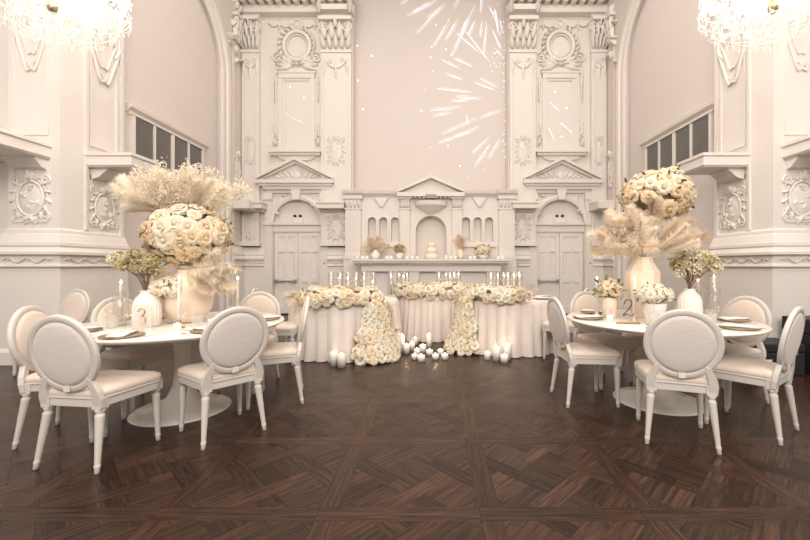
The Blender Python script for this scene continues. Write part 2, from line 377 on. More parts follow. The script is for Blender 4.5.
# ------------------------------------------------------------------ the room
XL, XR, YB, YR = -4.82, 4.42, 9.95, 10.30      # side walls, back wall, recess behind the altar
CEIL = 9.3
def parquet():
    vs = []; fs = []; uvs = []; tone = []
    rnd = random.Random(3)
    def clip(poly, x0, x1, y0, y1):
        for ax, lim, sg in ((0, x0, 1), (0, x1, -1), (1, y0, 1), (1, y1, -1)):
            out = []
            for i in range(len(poly)):
                a = poly[i]; b = poly[(i + 1) % len(poly)]
                da = (a[ax] - lim) * sg; db = (b[ax] - lim) * sg
                if da >= 0: out.append(a)
                if da * db < 0:
                    t = da / (da - db); out.append((a[0] + (b[0] - a[0]) * t, a[1] + (b[1] - a[1]) * t))
            poly = out
            if len(poly) < 3: return None
        return poly
    def plank(poly, ang, tn=None):
        cx = sum(p[0] for p in poly) / len(poly); cy = sum(p[1] for p in poly) / len(poly)
        q = []
        for x, y in poly:
            d = math.hypot(x - cx, y - cy); k = max(0, 1 - .0013 / max(d, .002)); q.append((cx + (x - cx) * k, cy + (y - cy) * k))
        b = len(vs); vs.extend((x, y, 0) for x, y in q); fs.append(tuple(range(b, b + len(q))))
        ca, sa = math.cos(ang), math.sin(ang); ox, oy = rnd.random() * 50, rnd.random() * 50
        uvs.extend((x * ca + y * sa + ox, -x * sa + y * ca + oy) for x, y in q)
        tone.append(rnd.random() if tn is None else min(1, max(0, tn + rnd.uniform(-.3, .3))))
    P = .83; B = .11
    for i in range(-11, 11):
        for j in range(-6, 11):
            x0 = -.53 + i * P; y0 = 1.99 + j * P; x1 = x0 + P; y1 = y0 + P
            if x0 < -8.4 or x1 > 8 or y1 > YR + .6 or y0 < -3: continue
            h = B / 2
            plank([(x0 - h, y0 - h), (x1 - h, y0 - h), (x1 - h, y0 + h), (x0 - h, y0 + h)], 0, .6)
            plank([(x0 - h, y0 + h), (x0 + h, y0 + h), (x0 + h, y1 - h), (x0 - h, y1 - h)], PI / 2, .6)
            a0, a1, b0, b1 = x0 + h, x1 - h, y0 + h, y1 - h
            cx, cy = (x0 + x1) / 2, (y0 + y1) / 2
            S = (a1 - a0) / math.sqrt(2) / 1.5     # diagonal cell
            W = .105; c = math.sqrt(.5)
            def rot(p, q): return (cx + (p - q) * c, cy + (p + q) * c)
            def piece(p0, p1, q0, q1, ang, tn):
                pl = clip([rot(p0, q0), rot(p1, q0), rot(p1, q1), rot(p0, q1)], a0, a1, b0, b1)
                if pl: plank(pl, ang, tn)
            for m in range(-3, 3):
                for n in range(-3, 3):
                    p0 = m * S + S / 2 - W / 2; q0 = n * S + S / 2 - W / 2
                    over = (m + n) % 2 == 0
                    # the lattice strips (woven) and the filling between them
                    if over:
                        piece(p0 - (S - W) / 2, p0 + W + (S - W) / 2, q0, q0 + W, R(45), .75)
                        piece(p0, p0 + W, q0 + W, q0 + W + (S - W) / 2, R(135), .3); piece(p0, p0 + W, q0 - (S - W) / 2, q0, R(135), .3)
                    else:
                        piece(p0, p0 + W, q0 - (S - W) / 2, q0 + W + (S - W) / 2, R(135), .3)
                        piece(p0 + W, p0 + W + (S - W) / 2, q0, q0 + W, R(45), .75); piece(p0 - (S - W) / 2, p0, q0, q0 + W, R(45), .75)
                    f0 = p0 + W; g0 = q0 + W; F = (S - W)
                    for k in range(2):
                        if over: piece(f0 + F * k / 2, f0 + F * (k + 1) / 2, g0, g0 + F, R(135), .4)
                        else: piece(f0, f0 + F, g0 + F * k / 2, g0 + F * (k + 1) / 2, R(45), .55)
    me = bpy.data.meshes.new('floor'); me.from_pydata(vs, [], fs)
    ul = me.uv_layers.new(name='UVMap'); ul.data.foreach_set('uv', [c for p in uvs for c in p])
    at_ = me.attributes.new('tone', 'FLOAT', 'FACE'); at_.data.foreach_set('value', tone)
    me.materials.append(M['wood']); me.update()
    o = bpy.data.objects.new('floor', me); COL.objects.link(o)
    return o
fl = sroot('floor', 'dark oak floor of square parquet panels')
po = parquet(); po.name = 'parquet'; po.parent = fl
struct('subfloor', MB().box(-8.5, 8.1, -3, YR + .7, -.1, -.0015), 'gap', fl)
struct('ceiling', MB().box(-8.5, 8.1, -3, YR + .7, CEIL, CEIL + .2), 'plaster_smooth')

DADO = [(0, 1.75), (.03, 1.72), (.035, 1.68), (.05, 1.66), (.085, 1.57), (.10, 1.56), (.105, 1.52), (.09, 1.50), (.12, 1.45), (.145, 1.44), (.145, 1.405), (.11, 1.39), (.095, 1.385), (.095, 1.285), (.115, 1.275), (.12, 1.25), (.10, 1.235), (.085, 1.23), (.085, .20), (.10, .19), (.115, .16), (.115, .0), (-.02, 0), (-.02, 1.75)]
def side_wall(name, X, sg):
    """sg = +1 for the left wall (faces +x), -1 for the right wall"""
    root = sroot(name, ('left' if sg > 0 else 'right') + ' side wall of pale plaster with stepped pier and tall arched recess')
    xo = X - sg * 2.6
    # stepped pier nearest the camera: frontal face, then its inner side
    pier = X - sg * .67
    p = MB()
    def slab(x0, x1, y0, y1, z0, z1): p.box(min(x0, x1), max(x0, x1), y0, y1, z0, z1)
    slab(X, pier, 5.05, 6.06, 0, CEIL); slab(pier, xo, 5.25, 6.06, 0, CEIL)
    struct('pier', p, 'plaster', root)
    # wall with the arched opening
    a0, a1, sp = 6.10, 8.93, 5.65; rr = (a1 - a0) / 2; cy = (a0 + a1) / 2
    poly = [(6.06, 0), (a0, 0), (a0, sp)] + [(cy - rr * math.cos(PI * k / 24), sp + rr * math.sin(PI * k / 24)) for k in range(1, 24)] + [(a1, sp), (a1, 0), (YB, 0), (YB, CEIL), (6.06, CEIL)]
    T = frame((X, 0, 0), (0, 1, 0), (sg, 0, 0))
    q = MB(); n = len(poly)
    vs = [(u, v, 0) for u, v in poly] + [(u, v, -.12) for u, v in poly]
    q.add(vs, [tuple(range(n))] + [(i, (i + 1) % n, n + (i + 1) % n, n + i) for i in range(n)], False, T)
    struct('arch_face', q, 'plaster_smooth', root)
    struct('recess_face', MB().box(5.9, YB + .1, 0, CEIL, -.4, -.07, T), 'plaster_smooth', root)
    arc = [(a1 + .0, 0.0), (a1, sp)] + [(cy + rr * math.cos(PI * k / 28), sp + rr * math.sin(PI * k / 28)) for k in range(1, 28)] + [(a0, sp), (a0, 5.2)]
    mold = [(.04, 0), (.04, .03), (.0, .05), (-.06, .05), (-.08, .03), (-.16, .03), (-.18, .07), (-.26, .08), (-.30, .05), (-.34, .05), (-.36, 0)]
    struct('arch_moulding', MB().arcmold(mold, arc, T), 'plaster', root)
    # jamb of the near side with a slim moulding
    struct('jamb_moulding', MB().box(6.0, 6.06, 0, CEIL, 0, .035, T).box(5.40, 5.44, 1.75, CEIL, 0, .03, T), 'plaster', root)
    # recessed-look frame on the second pier face and on the frontal face
    fm = MB()
    def rectframe(u0, u1, v0, v1, w, th, T):
        for (a, b, c, d) in ((u0, u1, v0, v0 + w), (u0, u1, v1 - w, v1), (u0, u0 + w, v0 + w, v1 - w), (u1 - w, u1, v0 + w, v1 - w)): fm.box(a, b, c, d, 0, th, T)
    rectframe(5.48, 5.97, 2.95, 7.4, .03, .022, T); rectframe(5.50, 5.95, 1.82, 2.55, .02, .015, T)
    TF = frame((X, 5.05, 0), (-sg, 0, 0), (0, -1, 0))       # u runs outwards from the corner
    rectframe(.14, .60, 1.82, 2.62, .02, .015, TF); rectframe(.14, .60, 2.95, 7.4, .03, .02, TF)
    struct('panel_moulding', fm, 'plaster', root)
    # plinth and dado mouldings
    path = [(xo, 5.25), (pier, 5.25), (pier, 5.05), (X, 5.05), (X, 6.08)]
    struct('dado_moulding', MB().sweep(DADO, path, side=1 if sg > 0 else -1), 'plaster', root)
    path2 = [(X, a1 + .06), (X, YB), (X + sg * .02, YB)]
    struct('dado_moulding', MB().sweep(DADO, [(X, a1 + .36), (X, YB)], side=1 if sg > 0 else -1), 'plaster', root)
    fr = MB()
    Tf1 = frame((X, 5.05 - .095, 0), (-sg, 0, 0), (0, -1, 0)); wavefrieze(fr, Tf1, .0, .62, 1.335, .028, .12, .03)
    Tf2 = frame((X + sg * .095, 0, 0), (0, 1, 0), (sg, 0, 0)); wavefrieze(fr, Tf2, 5.0, 6.08, 1.335, .028, .12, .03)
    struct('frieze_ornament', fr, 'plaster_orn', root)
    # cartouches low on the two pier faces and shields high up
    c = MB(); cartouche(c, TF, .37, 2.13, .52, .66, 3, .04); struct('cartouche', c, 'plaster_orn', root)
    c = MB(); cartouche(c, T, 5.73, 2.10, .50, .62, 4, .04); struct('cartouche', c, 'plaster_orn', root)
    c = MB(); shield(c, TF, .36, 4.35, .46, 1.15, .04); struct('shield_ornament', c, 'plaster_orn', root)
    c = MB(); shield(c, T, 5.72, 4.5, .56, 1.15, .05); struct('shield_ornament', c, 'plaster_orn', root)
    # console ledges
    prof = [(-.02, 2.83), (.04, 2.83), (.04, 2.79), (.02, 2.775), (.02, 2.66), (.0, 2.645), (-.02, 2.64)]
    def ledge(x0, x1, y0, y1, pathpts, sd):
        l = MB().box(min(x0, x1), max(x0, x1), y0, y1, 2.64, 2.82)
        l.sweep(prof, pathpts, side=sd); return l
    xa, xb = X, X + sg * .63
    struct('console_ledge', ledge(xa, xb, 5.43, 5.93, [(xa, 5.43), (xb, 5.43), (xb, 5.93), (xa, 5.93)], 1 if sg > 0 else -1), 'plaster', root)
    xc = X - sg * .13
    struct('console_ledge', ledge(xc, xo, 4.42, 5.2, [(xo, 4.42), (xc, 4.42), (xc, 5.2)], 1 if sg > 0 else -1), 'plaster', root)
    cb = MB()
    cb.prism([(0, 2.64), (.24, 2.64), (.24, 2.61), (.18, 2.57), (.13, 2.52), (.08, 2.50), (.0, 2.48)], 5.50, 5.86, Matrix(((sg, 0, 0, X), (0, 0, 1, 0), (0, 1, 0, 0), (0, 0, 0, 1))))
    cb.prism([(0, 2.64), (.16, 2.64), (.16, 2.61), (.12, 2.57), (.07, 2.52), (.0, 2.50)], .16, .58, Matrix(((0, 0, -sg, X), (-1, 0, 0, 5.05), (0, 1, 0, 0), (0, 0, 0, 1))))
    struct('console_bracket', cb, 'plaster', root)
    # pilaster with foliage capital where the side wall meets the back wall
    d = MB(); capital(d, T, 9.66, 6.75, .42, .62, .12, 2)
    for k in range(14): leaf(d, T, 9.5 + random.uniform(-.15, .25), 6.2 + k * .12, random.uniform(0, 6.28), .2, .12, .08)
    struct('capital', d, 'plaster_orn', root)
    d = MB(); cartouche(d, T, 9.66, 3.6, .3, .9, 6, .04); struct('cartouche', d, 'plaster_orn', root)
    struct('panel_moulding', MB().box(9.42, 9.45, 1.75, 6.6, 0, .03, T).box(9.42, 9.94, 1.76, 1.8, 0, .03, T), 'plaster', root)
    # ledge over the cartouche near the back
    l = MB().box(min(X, X + sg * .45), max(X, X + sg * .45), 9.30, YB, 2.62, 2.82)
    struct('console_ledge', l, 'plaster', root, bevel=.015)
    return root
side_wall('wall_left', XL, 1); side_wall('wall_right', XR, -1)

def louvre_window(n, X, sg, y0, y1, label):
    root = sroot('window_%d' % n, label)
    T = frame((X - sg * .07, 0, 0), (0, 1, 0), (sg, 0, 0))
    z0, z1 = 2.98, 3.70; k = 4; g = (y1 - y0) / k
    fm = MB().box(y0 - .06, y1 + .06, z1, z1 + .03, 0, .07, T).box(y0 - .06, y1 + .06, z0 - .06, z0, 0, .07, T)
    for i in range(k + 1): w = .03 if i in (0, 4) else (.02 if i != 2 else .035); fm.box(y0 + g * i - w, y0 + g * i + w, z0, z1, 0, .06, T)
    struct('window_frame', fm, 'plaster', root)
    cornice = [(0, 3.72), (.03, 3.73), (.05, 3.76), (.10, 3.80), (.11, 3.85), (.0, 3.86)]
    c = MB(); vs = [(y, z, w) for y in (y0 - .12, y1 + .16) for w, z in cornice]; m = len(cornice)
    c.add(vs, [(i, i + 1, m + i + 1, m + i) for i in range(m - 1)] + [tuple(range(m)), tuple(range(m, 2 * m))[::-1]], False, T)
    struct('window_cornice', c, 'plaster', root)
    for i in range(k):
        a, b = y0 + g * i + .02, y0 + g * (i + 1) - .02
        s = MB().box(a, b, z0, z1, .004, .010, T)
        for j in range(18):
            z = z0 + (j + .5) * (z1 - z0) / 18
            s.add([(a, z - .018, .02), (b, z - .018, .02), (b, z + .014, .045), (a, z + .014, .045), (a, z - .012, .018), (b, z - .012, .018), (b, z + .02, .043), (a, z + .02, .043)],
                  [(0, 1, 2, 3), (4, 7, 6, 5), (0, 4, 5, 1), (3, 2, 6, 7)], False, T)
        struct('louvre_panel', s, 'louvre', root)
louvre_window(1, XL, 1, 6.33, 8.24, 'dark grey louvred window in four panels high on the left wall')
louvre_window(2, XR, -1, 6.22, 8.10, 'dark grey louvred window in four panels high on the right wall')

# ---- back wall
wb = sroot('wall_back', 'carved plaster back wall with pilasters, pediments and a plain centre')
TB = frame((0, YB, 0), (1, 0, 0), (0, -1, 0))
RX0, RX1 = -2.02, 1.94
def bx_(x0, x1, z0, z1, w0, w1, mb=None): return (mb or MB()).box(x0, x1, z0, z1, w0, w1, TB)
TBD = frame((0, YB - .11, 0), (1, 0, 0), (0, -1, 0))
def bd_(x0, x1, z0, z1, w0, w1, mb=None): return (mb or MB()).box(x0, x1, z0, z1, w0, w1, TBD)
DOORS = (-3.44, 3.27)
dh = 2.10; dw = .61
def backface(x0, x1, dc):
    m = MB(); r = .61; sp = 2.33
    poly = [(x0, 0), (dc - r, 0), (dc - r, sp)] + [(dc - r * math.cos(PI * k / 20), sp + r * math.sin(PI * k / 20)) for k in range(1, 20)] + [(dc + r, sp), (dc + r, 0), (x1, 0), (x1, CEIL), (x0, CEIL)]
    n = len(poly)
    m.add([(u, v, 0) for u, v in poly] + [(u, v, -.35) for u, v in poly], [tuple(range(n))] + [(i, (i + 1) % n, n + (i + 1) % n, n + i) for i in range(n)], False, TB)
    struct('wall_face', m, 'plaster', wb)
backface(XL - .1, RX0, DOORS[0]); backface(RX1, XR + .1, DOORS[1])
struct('centre_face', MB().box(RX0 - .5, RX1 + .5, YR, YR + .2, 0, CEIL), 'plaster_smooth', wb)
def pilaster(x0, x1, inner):
    m = MB(); c = (x0 + x1) / 2; w = (x1 - x0)
    bx_(x0, x1, 1.75, 7.62, 0, .12, m); bx_(x0 - .02, x1 + .02, 1.75, 1.86, .0, .16, m)
    for a, b, cc, d in ((x0 + .07, x0 + .09, 2.9, 6.4), (x1 - .09, x1 - .07, 2.9, 6.4)): bx_(a, b, cc, d, .12, .135, m)
    bx_(x0 + .07, x1 - .07, 2.88, 2.91, .12, .135, m); bx_(x0 - .02, x1 + .02, 6.62, 6.68, .1, .15, m)
    struct('pilaster', m, 'plaster', wb)
    T2 = frame((0, YB - .12, 0), (1, 0, 0), (0, -1, 0))
    k = MB(); capital(k, T2, c, 6.72, w * .95, .72, .14); struct('capital', k, 'plaster_orn', wb)
    k = MB()
    festoon(k, T2, c - w * .38, c + w * .38, 6.45, .22, .022)
    for s in (-1, 1):
        leaf(k, T2, c + s * w * .38, 6.45, -PI / 2, .38, .1, .03); scroll(k, T2, c + s * w * .2, 6.42, .07, 1.2, 0, s, .012)
    for j in range(3): leaf(k, T2, c, 6.35 - j * .1, -PI / 2, .2, .13 - j * .02, .03)
    struct('garland_ornament', k, 'plaster_orn', wb)
    k = MB(); cartouche(k, T2, c, 4.15, w * .62, .78, 8, .028)
    struct('cartouche', k, 'plaster_orn', wb)
    k = MB(); cartouche(k, TB, c, 2.2, w * .7, .72, 9, .04)
    bx_(x0 + .03, x1 - .03, 1.80, 1.82, .12, .15, k)
    for s in (x0 + .05, x1 - .07): bx_(s, s + .02, 1.82, 2.55, .12, .135, k)
    T3 = frame((0, YB - .12, 0), (1, 0, 0), (0, -1, 0)); cartouche(k, T3, c, 2.2, w * .6, .68, 10, .035)
    struct('cartouche', k, 'plaster_orn', wb)
pils = [(-4.80, -4.36), (-2.80, -2.04), (1.96, 2.62), (4.02, 4.40)]
for a, b in pils: pilaster(a, b, 0)
# console ledges each side of the doors
for a, b in ((-4.82, -4.17), (-2.83, -2.16), (1.98, 2.60), (3.98, 4.42)):
    l = MB(); bx_(a, b, 2.66, 2.80, 0, .42, l); bx_(a - .02, b + .02, 2.78, 2.83, 0, .45, l)
    bx_(a + .06, b - .06, 2.60, 2.66, 0, .2, l)
    struct('console_ledge', l, 'plaster', wb, bevel=.008)
def bay(c, sgn):
    # roundel wreath
    m = MB(); oval(m, TB, c, 6.85, .33, .36, .055, .03); oval(m, TB, c, 6.85, .25, .28, .02, .03)
    for k in range(22):
        a = 2 * PI * k / 22; leaf(m, TB, c + .40 * math.cos(a), 6.85 + .43 * math.sin(a), a + 1.1, .16, .1, .06, .02)
    for s in (-1, 1):
        for k in range(5): leaf(m, TB, c + s * .12, 6.35, PI / 2 + s * (-.5 - .35 * k), .42, .14, .06)
        scroll(m, TB, c + s * .5, 6.55, .14, 1.4, PI / 2, -s, .03, .03); scroll(m, TB, c + s * .3, 6.33, .09, 1.3, 0, s, .025, .03)
        leaf(m, TB, c, 7.25, PI / 2 - s * .9, .25, .14, .06)
    struct('roundel_wreath', m, 'plaster_orn', wb)
    m = MB(); oval(m, TB, c, 7.42, .10, .10, .025, .02)
    for s in (-1, 1): festoon(m, TB, c + s * .12, c + s * .45, 7.45, .12, .035, .03); festoon(m, TB, c + s * .45, c + s * .72, 7.45, .1, .03, .03); leaf(m, TB, c + s * .45, 7.5, -PI / 2, .25, .1, .05)
    struct('garland_ornament', m, 'plaster_orn', wb)
    # tall frame
    m = MB()
    for x0, x1, z0, z1, w in ((-.46, -.36, 4.19, 6.10, .05), (.36, .46, 4.19, 6.10, .05), (-.46, .46, 6.02, 6.14, .06), (-.36, -.30, 4.2, 6.02, .025), (.30, .36, 4.2, 6.02, .025), (-.36, .36, 5.96, 6.02, .028), (-.36, .36, 4.2, 4.27, .028), (-.62, -.58, 4.3, 6.5, .03), (.58, .62, 4.3, 6.5, .03), (-.70, .70, 6.60, 6.63, .02) if False else (-.5, .5, 6.14, 6.18, .08)):
        bx_(c + x0, c + x1, z0, z1, 0, w, m)
    struct('tall_frame', m, 'plaster', wb)
    m = MB()
    for s in (-1, 1):
        for k in range(4): leaf(m, TB, c + s * .54, 6.05 - k * .14, -PI / 2, .24, .1 - k * .01, .04)
        scroll(m, TB, c + s * .55, 4.52, .09, 1.4, PI / 2, s, .025, .03); leaf(m, TB, c + s * .55, 4.55, PI / 2, .35, .12, .05); leaf(m, TB, c + s * .55, 4.3, PI / 2, .16, .14, .09)
    struct('frame_scrolls', m, 'plaster_orn', wb)
    m = MB(); bx_(c - .66, c + .66, 4.10, 4.16, 0, .2, m); bx_(c - .62, c + .62, 4.04, 4.10, 0, .15, m)
    m.prism([(c - .5, 4.04), (c + .5, 4.04), (c + .42, 3.96), (c + .25, 3.92), (c - .25, 3.92), (c - .42, 3.96)], 0, .08, TB)
    struct('sill_ledge', m, 'plaster', wb)
    # pediment
    m = MB(); z0, z1, hw = 3.36, 3.96, .98
    bx_(c - hw, c + hw, z0 - .04, z0 + .05, 0, .24, m); bx_(c - hw + .05, c + hw - .05, z0 - .10, z0 - .04, 0, .18, m)
    m.prism([(c - hw + .1, z0 + .05), (c + hw - .1, z0 + .05), (c, z1 - .06)], 0, .05, TB)
    for s in (-1, 1):
        m.prism([(c + s * hw, z0 + .05), (c + s * hw, z0 + .10), (c, z1 + .02), (c, z1 - .06)], 0, .24, TB)
        m.prism([(c + s * (hw - .1), z0 + .05), (c + s * (hw - .1), z0 + .08), (c, z1 - .06), (c, z1 - .13)], 0, .15, TB)
    struct('pediment', m, 'plaster', wb)
    m = MB(); T5 = frame((0, YB - .05, 0), (1, 0, 0), (0, -1, 0))
    dome(m, T5, c, 3.56, .1, .12, .04)
    for s in (-1, 1):
        for k in range(4): leaf(m, T5, c + s * (.08 + k * .1), 3.48, (PI / 2 if s > 0 else PI / 2) - s * (.5 + .25 * k), .22, .1, .035)
        scroll(m, T5, c + s * .5, 3.5, .07, 1.2, 0, -s, .02)
    struct('pediment_ornament', m, 'plaster_orn', wb)
    # door surround
    m = MB(); bx_(c - .82, c + .82, 3.18, 3.26, 0, .132, m); bx_(c - .78, c + .78, 3.10, 3.18, 0, .06, m)
    for s in (-1, 1):
        a, b = sorted((c + s * .62, c + s * .80)); bx_(a, b, 1.24, 3.10, 0, .07, m); bx_(a - .02, b + .02, 2.92, 3.1, .0, .11, m); bx_(a - .02, b + .02, 2.28, 2.36, .0, .10, m); bx_(a - .02, b + .02, 0, 1.24, .0, .09, m)
    struct('door_surround', m, 'plaster', wb)
    m = MB(); arc = [(c + .62 * math.cos(PI * k / 24), 2.33 + .62 * math.sin(PI * k / 24)) for k in range(25)]
    m.arcmold([(.02, 0), (.02, .05), (-.05, .07), (-.10, .04), (-.12, .0)], arc, TB)
    for s in (-1, 1):
        for k in range(6): leaf(m, TB, c + s * (.38 + .05 * k), 3.02 - k * .09, random.uniform(0, 6.28), .16, .1, .04)
    m.prism([(c - .08, 2.92), (c + .08, 2.92), (c + .12, 3.2), (c - .12, 3.2)], 0, .13, TB)
    struct('archivolt', m, 'plaster_orn', wb)
    m = MB(); bx_(c - .61, c + .61, 2.12, 2.33, -.25, -.02, m); bx_(c - .64, c + .64, 2.29, 2.34, -.25, .03, m); bx_(c - .61, c + .61, 2.33, 2.97, -.3, -.10, m)
    struct('lunette', m, 'plaster', wb)
    n = 1 if c < 0 else 2
    d = sroot('door_%d' % n, ('left' if c < 0 else 'right') + ' pale double door with recessed panels under a lunette')
    for s in (-1, 1):
        q = MB(); a, b = sorted((c + s * .004, c + s * .60))
        bd_(a, b, .03, 2.11, -.24, -.20, q)
        for zz0, zz1 in ((.03, .20), (.82, .97), (1.60, 1.68), (2.0, 2.11)): bd_(a, b, zz0, zz1, -.20, -.175, q)
        for xx0, xx1 in ((a, a + .09), (b - .09, b), ((a + b) / 2 - .035, (a + b) / 2 + .035)): bd_(xx0, xx1, .03, 2.11, -.20, -.176, q)
        for j in range(6):
            xx = a + .11 + j * (b - a - .22) / 5; bd_(xx - .006, xx + .006, .97, 1.60, -.20, -.188, q)
        leafo = struct('door_leaf', q, 'door', d)
        if s < 0:
            hb = MB(); hb.tube([TBD @ Vector((a + .06, 1.0 - .14, -.10)), TBD @ Vector((b - .05, 1.0 - .14, -.10))], .016, 8)
            for xx in (a + .06, b - .05): bd_(xx - .025, xx + .025, .82, .90, -.18, -.085, hb)
            struct('push_bar', hb, 'steel', leafo)
        else:
            kb = MB(); kb.ball(TBD @ Vector((b + .12, 1.32, .01)), .02); struct('latch_knob', kb, 'brass_dark', leafo)
    struct('threshold', bx_(c - .6, c + .6, 0, .03, -.25, .0), 'gap', d)
    return d
for i, c in enumerate(DOORS): bay(c, i)
# dado moulding along the back wall
dd = MB()
for x0, x1 in ((XL, DOORS[0] - .80), (DOORS[0] + .80, RX0 - .0), (RX1, DOORS[1] - .80), (DOORS[1] + .80, XR)):
    dd.sweep(DADO, [(x0, YB), (x1, YB)], side=1)
struct('dado_moulding', dd, 'plaster', wb)
dd = MB(); TD = frame((0, YB - .095, 0), (1, 0, 0), (0, -1, 0))
for x0, x1 in ((-4.72, -4.26), (-2.62, -2.08), (2.0, 2.46)): wavefrieze(dd, TD, x0, x1, 1.335, .028, .13, .03)
struct('frieze_ornament', dd, 'plaster_orn', wb)
# entablature with dentils
for x0, x1 in ((XL, RX0 + .06), (RX1 - .06, XR)):
    m = MB(); bx_(x0, x1, 7.60, 7.70, 0, .2, m); bx_(x0, x1, 7.95, 8.10, 0, .42, m); bx_(x0, x1, 8.1, 8.16, 0, .50, m); bx_(x0, x1, 7.70, 7.82, 0, .14, m)
    k = x0 + .06
    while k < x1 - .08: bx_(k, k + .11, 7.80, 7.95, 0, .32, m); k += .22
    struct('dentil_cornice', m, 'plaster_orn', wb, bevel=.01)
for a, b in pils[1:3]:
    m = MB(); bx_(a - .06, b + .06, 7.588, 7.72, 0, .327, m); bx_(a - .1, b + .1, 7.9, 8.2, 0, .5, m)
    for s in (a, b): leaf(m, TB, s, 7.8, -PI / 2, .3, .16, .12, .3)
    struct('cornice_break', m, 'plaster_orn', wb, bevel=.015)
# projected fireworks: emissive strips painted on wall and frames in place of projector light
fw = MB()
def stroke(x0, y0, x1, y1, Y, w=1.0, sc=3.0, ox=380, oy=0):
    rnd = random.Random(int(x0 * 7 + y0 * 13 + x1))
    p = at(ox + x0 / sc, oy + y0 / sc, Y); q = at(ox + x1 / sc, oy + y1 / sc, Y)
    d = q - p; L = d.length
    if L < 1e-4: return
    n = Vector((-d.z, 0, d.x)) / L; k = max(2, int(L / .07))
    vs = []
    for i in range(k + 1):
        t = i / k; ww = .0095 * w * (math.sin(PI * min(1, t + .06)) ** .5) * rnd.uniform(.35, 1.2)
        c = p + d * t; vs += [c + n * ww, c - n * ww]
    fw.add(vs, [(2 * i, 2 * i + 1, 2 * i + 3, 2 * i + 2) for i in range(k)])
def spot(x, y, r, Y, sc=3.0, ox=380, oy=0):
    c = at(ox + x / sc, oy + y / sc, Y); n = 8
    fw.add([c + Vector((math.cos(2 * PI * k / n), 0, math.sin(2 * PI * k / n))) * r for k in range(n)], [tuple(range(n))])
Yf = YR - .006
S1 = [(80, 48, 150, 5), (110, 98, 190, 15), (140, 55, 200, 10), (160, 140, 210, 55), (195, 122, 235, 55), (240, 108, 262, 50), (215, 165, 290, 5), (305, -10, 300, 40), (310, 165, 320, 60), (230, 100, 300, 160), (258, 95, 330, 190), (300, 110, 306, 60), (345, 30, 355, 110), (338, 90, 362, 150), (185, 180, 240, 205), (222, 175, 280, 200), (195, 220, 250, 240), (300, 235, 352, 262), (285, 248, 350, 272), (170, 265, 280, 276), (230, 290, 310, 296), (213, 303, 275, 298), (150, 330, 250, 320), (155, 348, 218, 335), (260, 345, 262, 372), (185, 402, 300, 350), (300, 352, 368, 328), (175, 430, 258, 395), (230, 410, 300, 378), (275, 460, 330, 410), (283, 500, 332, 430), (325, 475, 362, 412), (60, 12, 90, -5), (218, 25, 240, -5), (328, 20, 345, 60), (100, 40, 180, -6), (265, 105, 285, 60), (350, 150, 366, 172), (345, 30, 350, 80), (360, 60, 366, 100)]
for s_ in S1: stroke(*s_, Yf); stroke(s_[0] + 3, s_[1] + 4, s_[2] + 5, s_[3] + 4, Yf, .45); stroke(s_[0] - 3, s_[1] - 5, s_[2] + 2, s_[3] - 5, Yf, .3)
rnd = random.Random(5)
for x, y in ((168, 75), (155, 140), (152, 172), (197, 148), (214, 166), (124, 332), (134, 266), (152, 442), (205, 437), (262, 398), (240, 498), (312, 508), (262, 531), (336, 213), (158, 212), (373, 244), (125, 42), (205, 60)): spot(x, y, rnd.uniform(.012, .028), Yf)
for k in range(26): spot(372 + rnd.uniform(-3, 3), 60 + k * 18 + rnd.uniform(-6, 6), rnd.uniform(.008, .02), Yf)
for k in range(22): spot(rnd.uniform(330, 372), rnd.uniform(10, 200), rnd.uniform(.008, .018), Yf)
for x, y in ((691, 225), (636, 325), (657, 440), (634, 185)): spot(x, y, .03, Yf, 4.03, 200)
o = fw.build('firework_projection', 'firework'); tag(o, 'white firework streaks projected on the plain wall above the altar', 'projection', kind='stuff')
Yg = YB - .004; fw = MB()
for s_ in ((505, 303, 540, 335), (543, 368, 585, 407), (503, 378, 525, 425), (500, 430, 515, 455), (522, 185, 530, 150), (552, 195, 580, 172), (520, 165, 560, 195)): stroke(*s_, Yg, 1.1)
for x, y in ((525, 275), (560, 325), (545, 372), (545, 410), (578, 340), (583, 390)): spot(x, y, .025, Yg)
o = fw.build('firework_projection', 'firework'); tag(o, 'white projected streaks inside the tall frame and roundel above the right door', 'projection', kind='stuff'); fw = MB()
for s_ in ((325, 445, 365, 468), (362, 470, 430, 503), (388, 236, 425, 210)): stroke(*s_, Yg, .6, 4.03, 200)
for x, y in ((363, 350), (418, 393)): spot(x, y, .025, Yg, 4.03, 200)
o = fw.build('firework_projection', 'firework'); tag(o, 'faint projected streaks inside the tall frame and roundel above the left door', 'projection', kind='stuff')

# ---- altarpiece
YA = 9.72
TA = frame((0, YA, 0), (1, 0, 0), (0, -1, 0))
al = thing('altarpiece', 'carved white altarpiece with central pediment and rows of small arched niches', 'altarpiece', (0, YA, 0))
def ax(x0, x1, z0, z1, w0, w1, mb=None): return (mb or MB()).box(x0, x1, z0, z1, w0, w1, TA0)
TA0 = frame((0, 0, 0), (1, 0, 0), (0, -1, 0))
AX0, AX1 = -2.12, 2.02; HB = 3.06
body = MB()
def niche_panel(x0, x1, z0, z1, holes, depth=.16):
    """a face with arched blind niches; holes = (centre, half width, bottom, spring)"""
    xs = x0
    for c, r, b, sp in holes:
        body.box(xs, c - r, z0, z1, -.5, 0, TA0)
        n = 12; arc = [(c - r * math.cos(PI * k / n), sp + r * math.sin(PI * k / n)) for k in range(n + 1)]
        poly = arc + [(c + r, z1), (c - r, z1)]; m = len(poly)
        body.add([(u, v, 0) for u, v in poly] + [(u, v, -depth) for u, v in poly], [tuple(range(m))] + [(i, i + 1, m + i + 1, m + i) for i in range(n)], False, TA0)
        body.box(c - r, c + r, z0, b, -.5, 0, TA0); body.box(c - r, c + r, b, z1, -.5, -depth, TA0)
        xs = c + r
    body.box(xs, x1, z0, z1, -.5, 0, TA0)
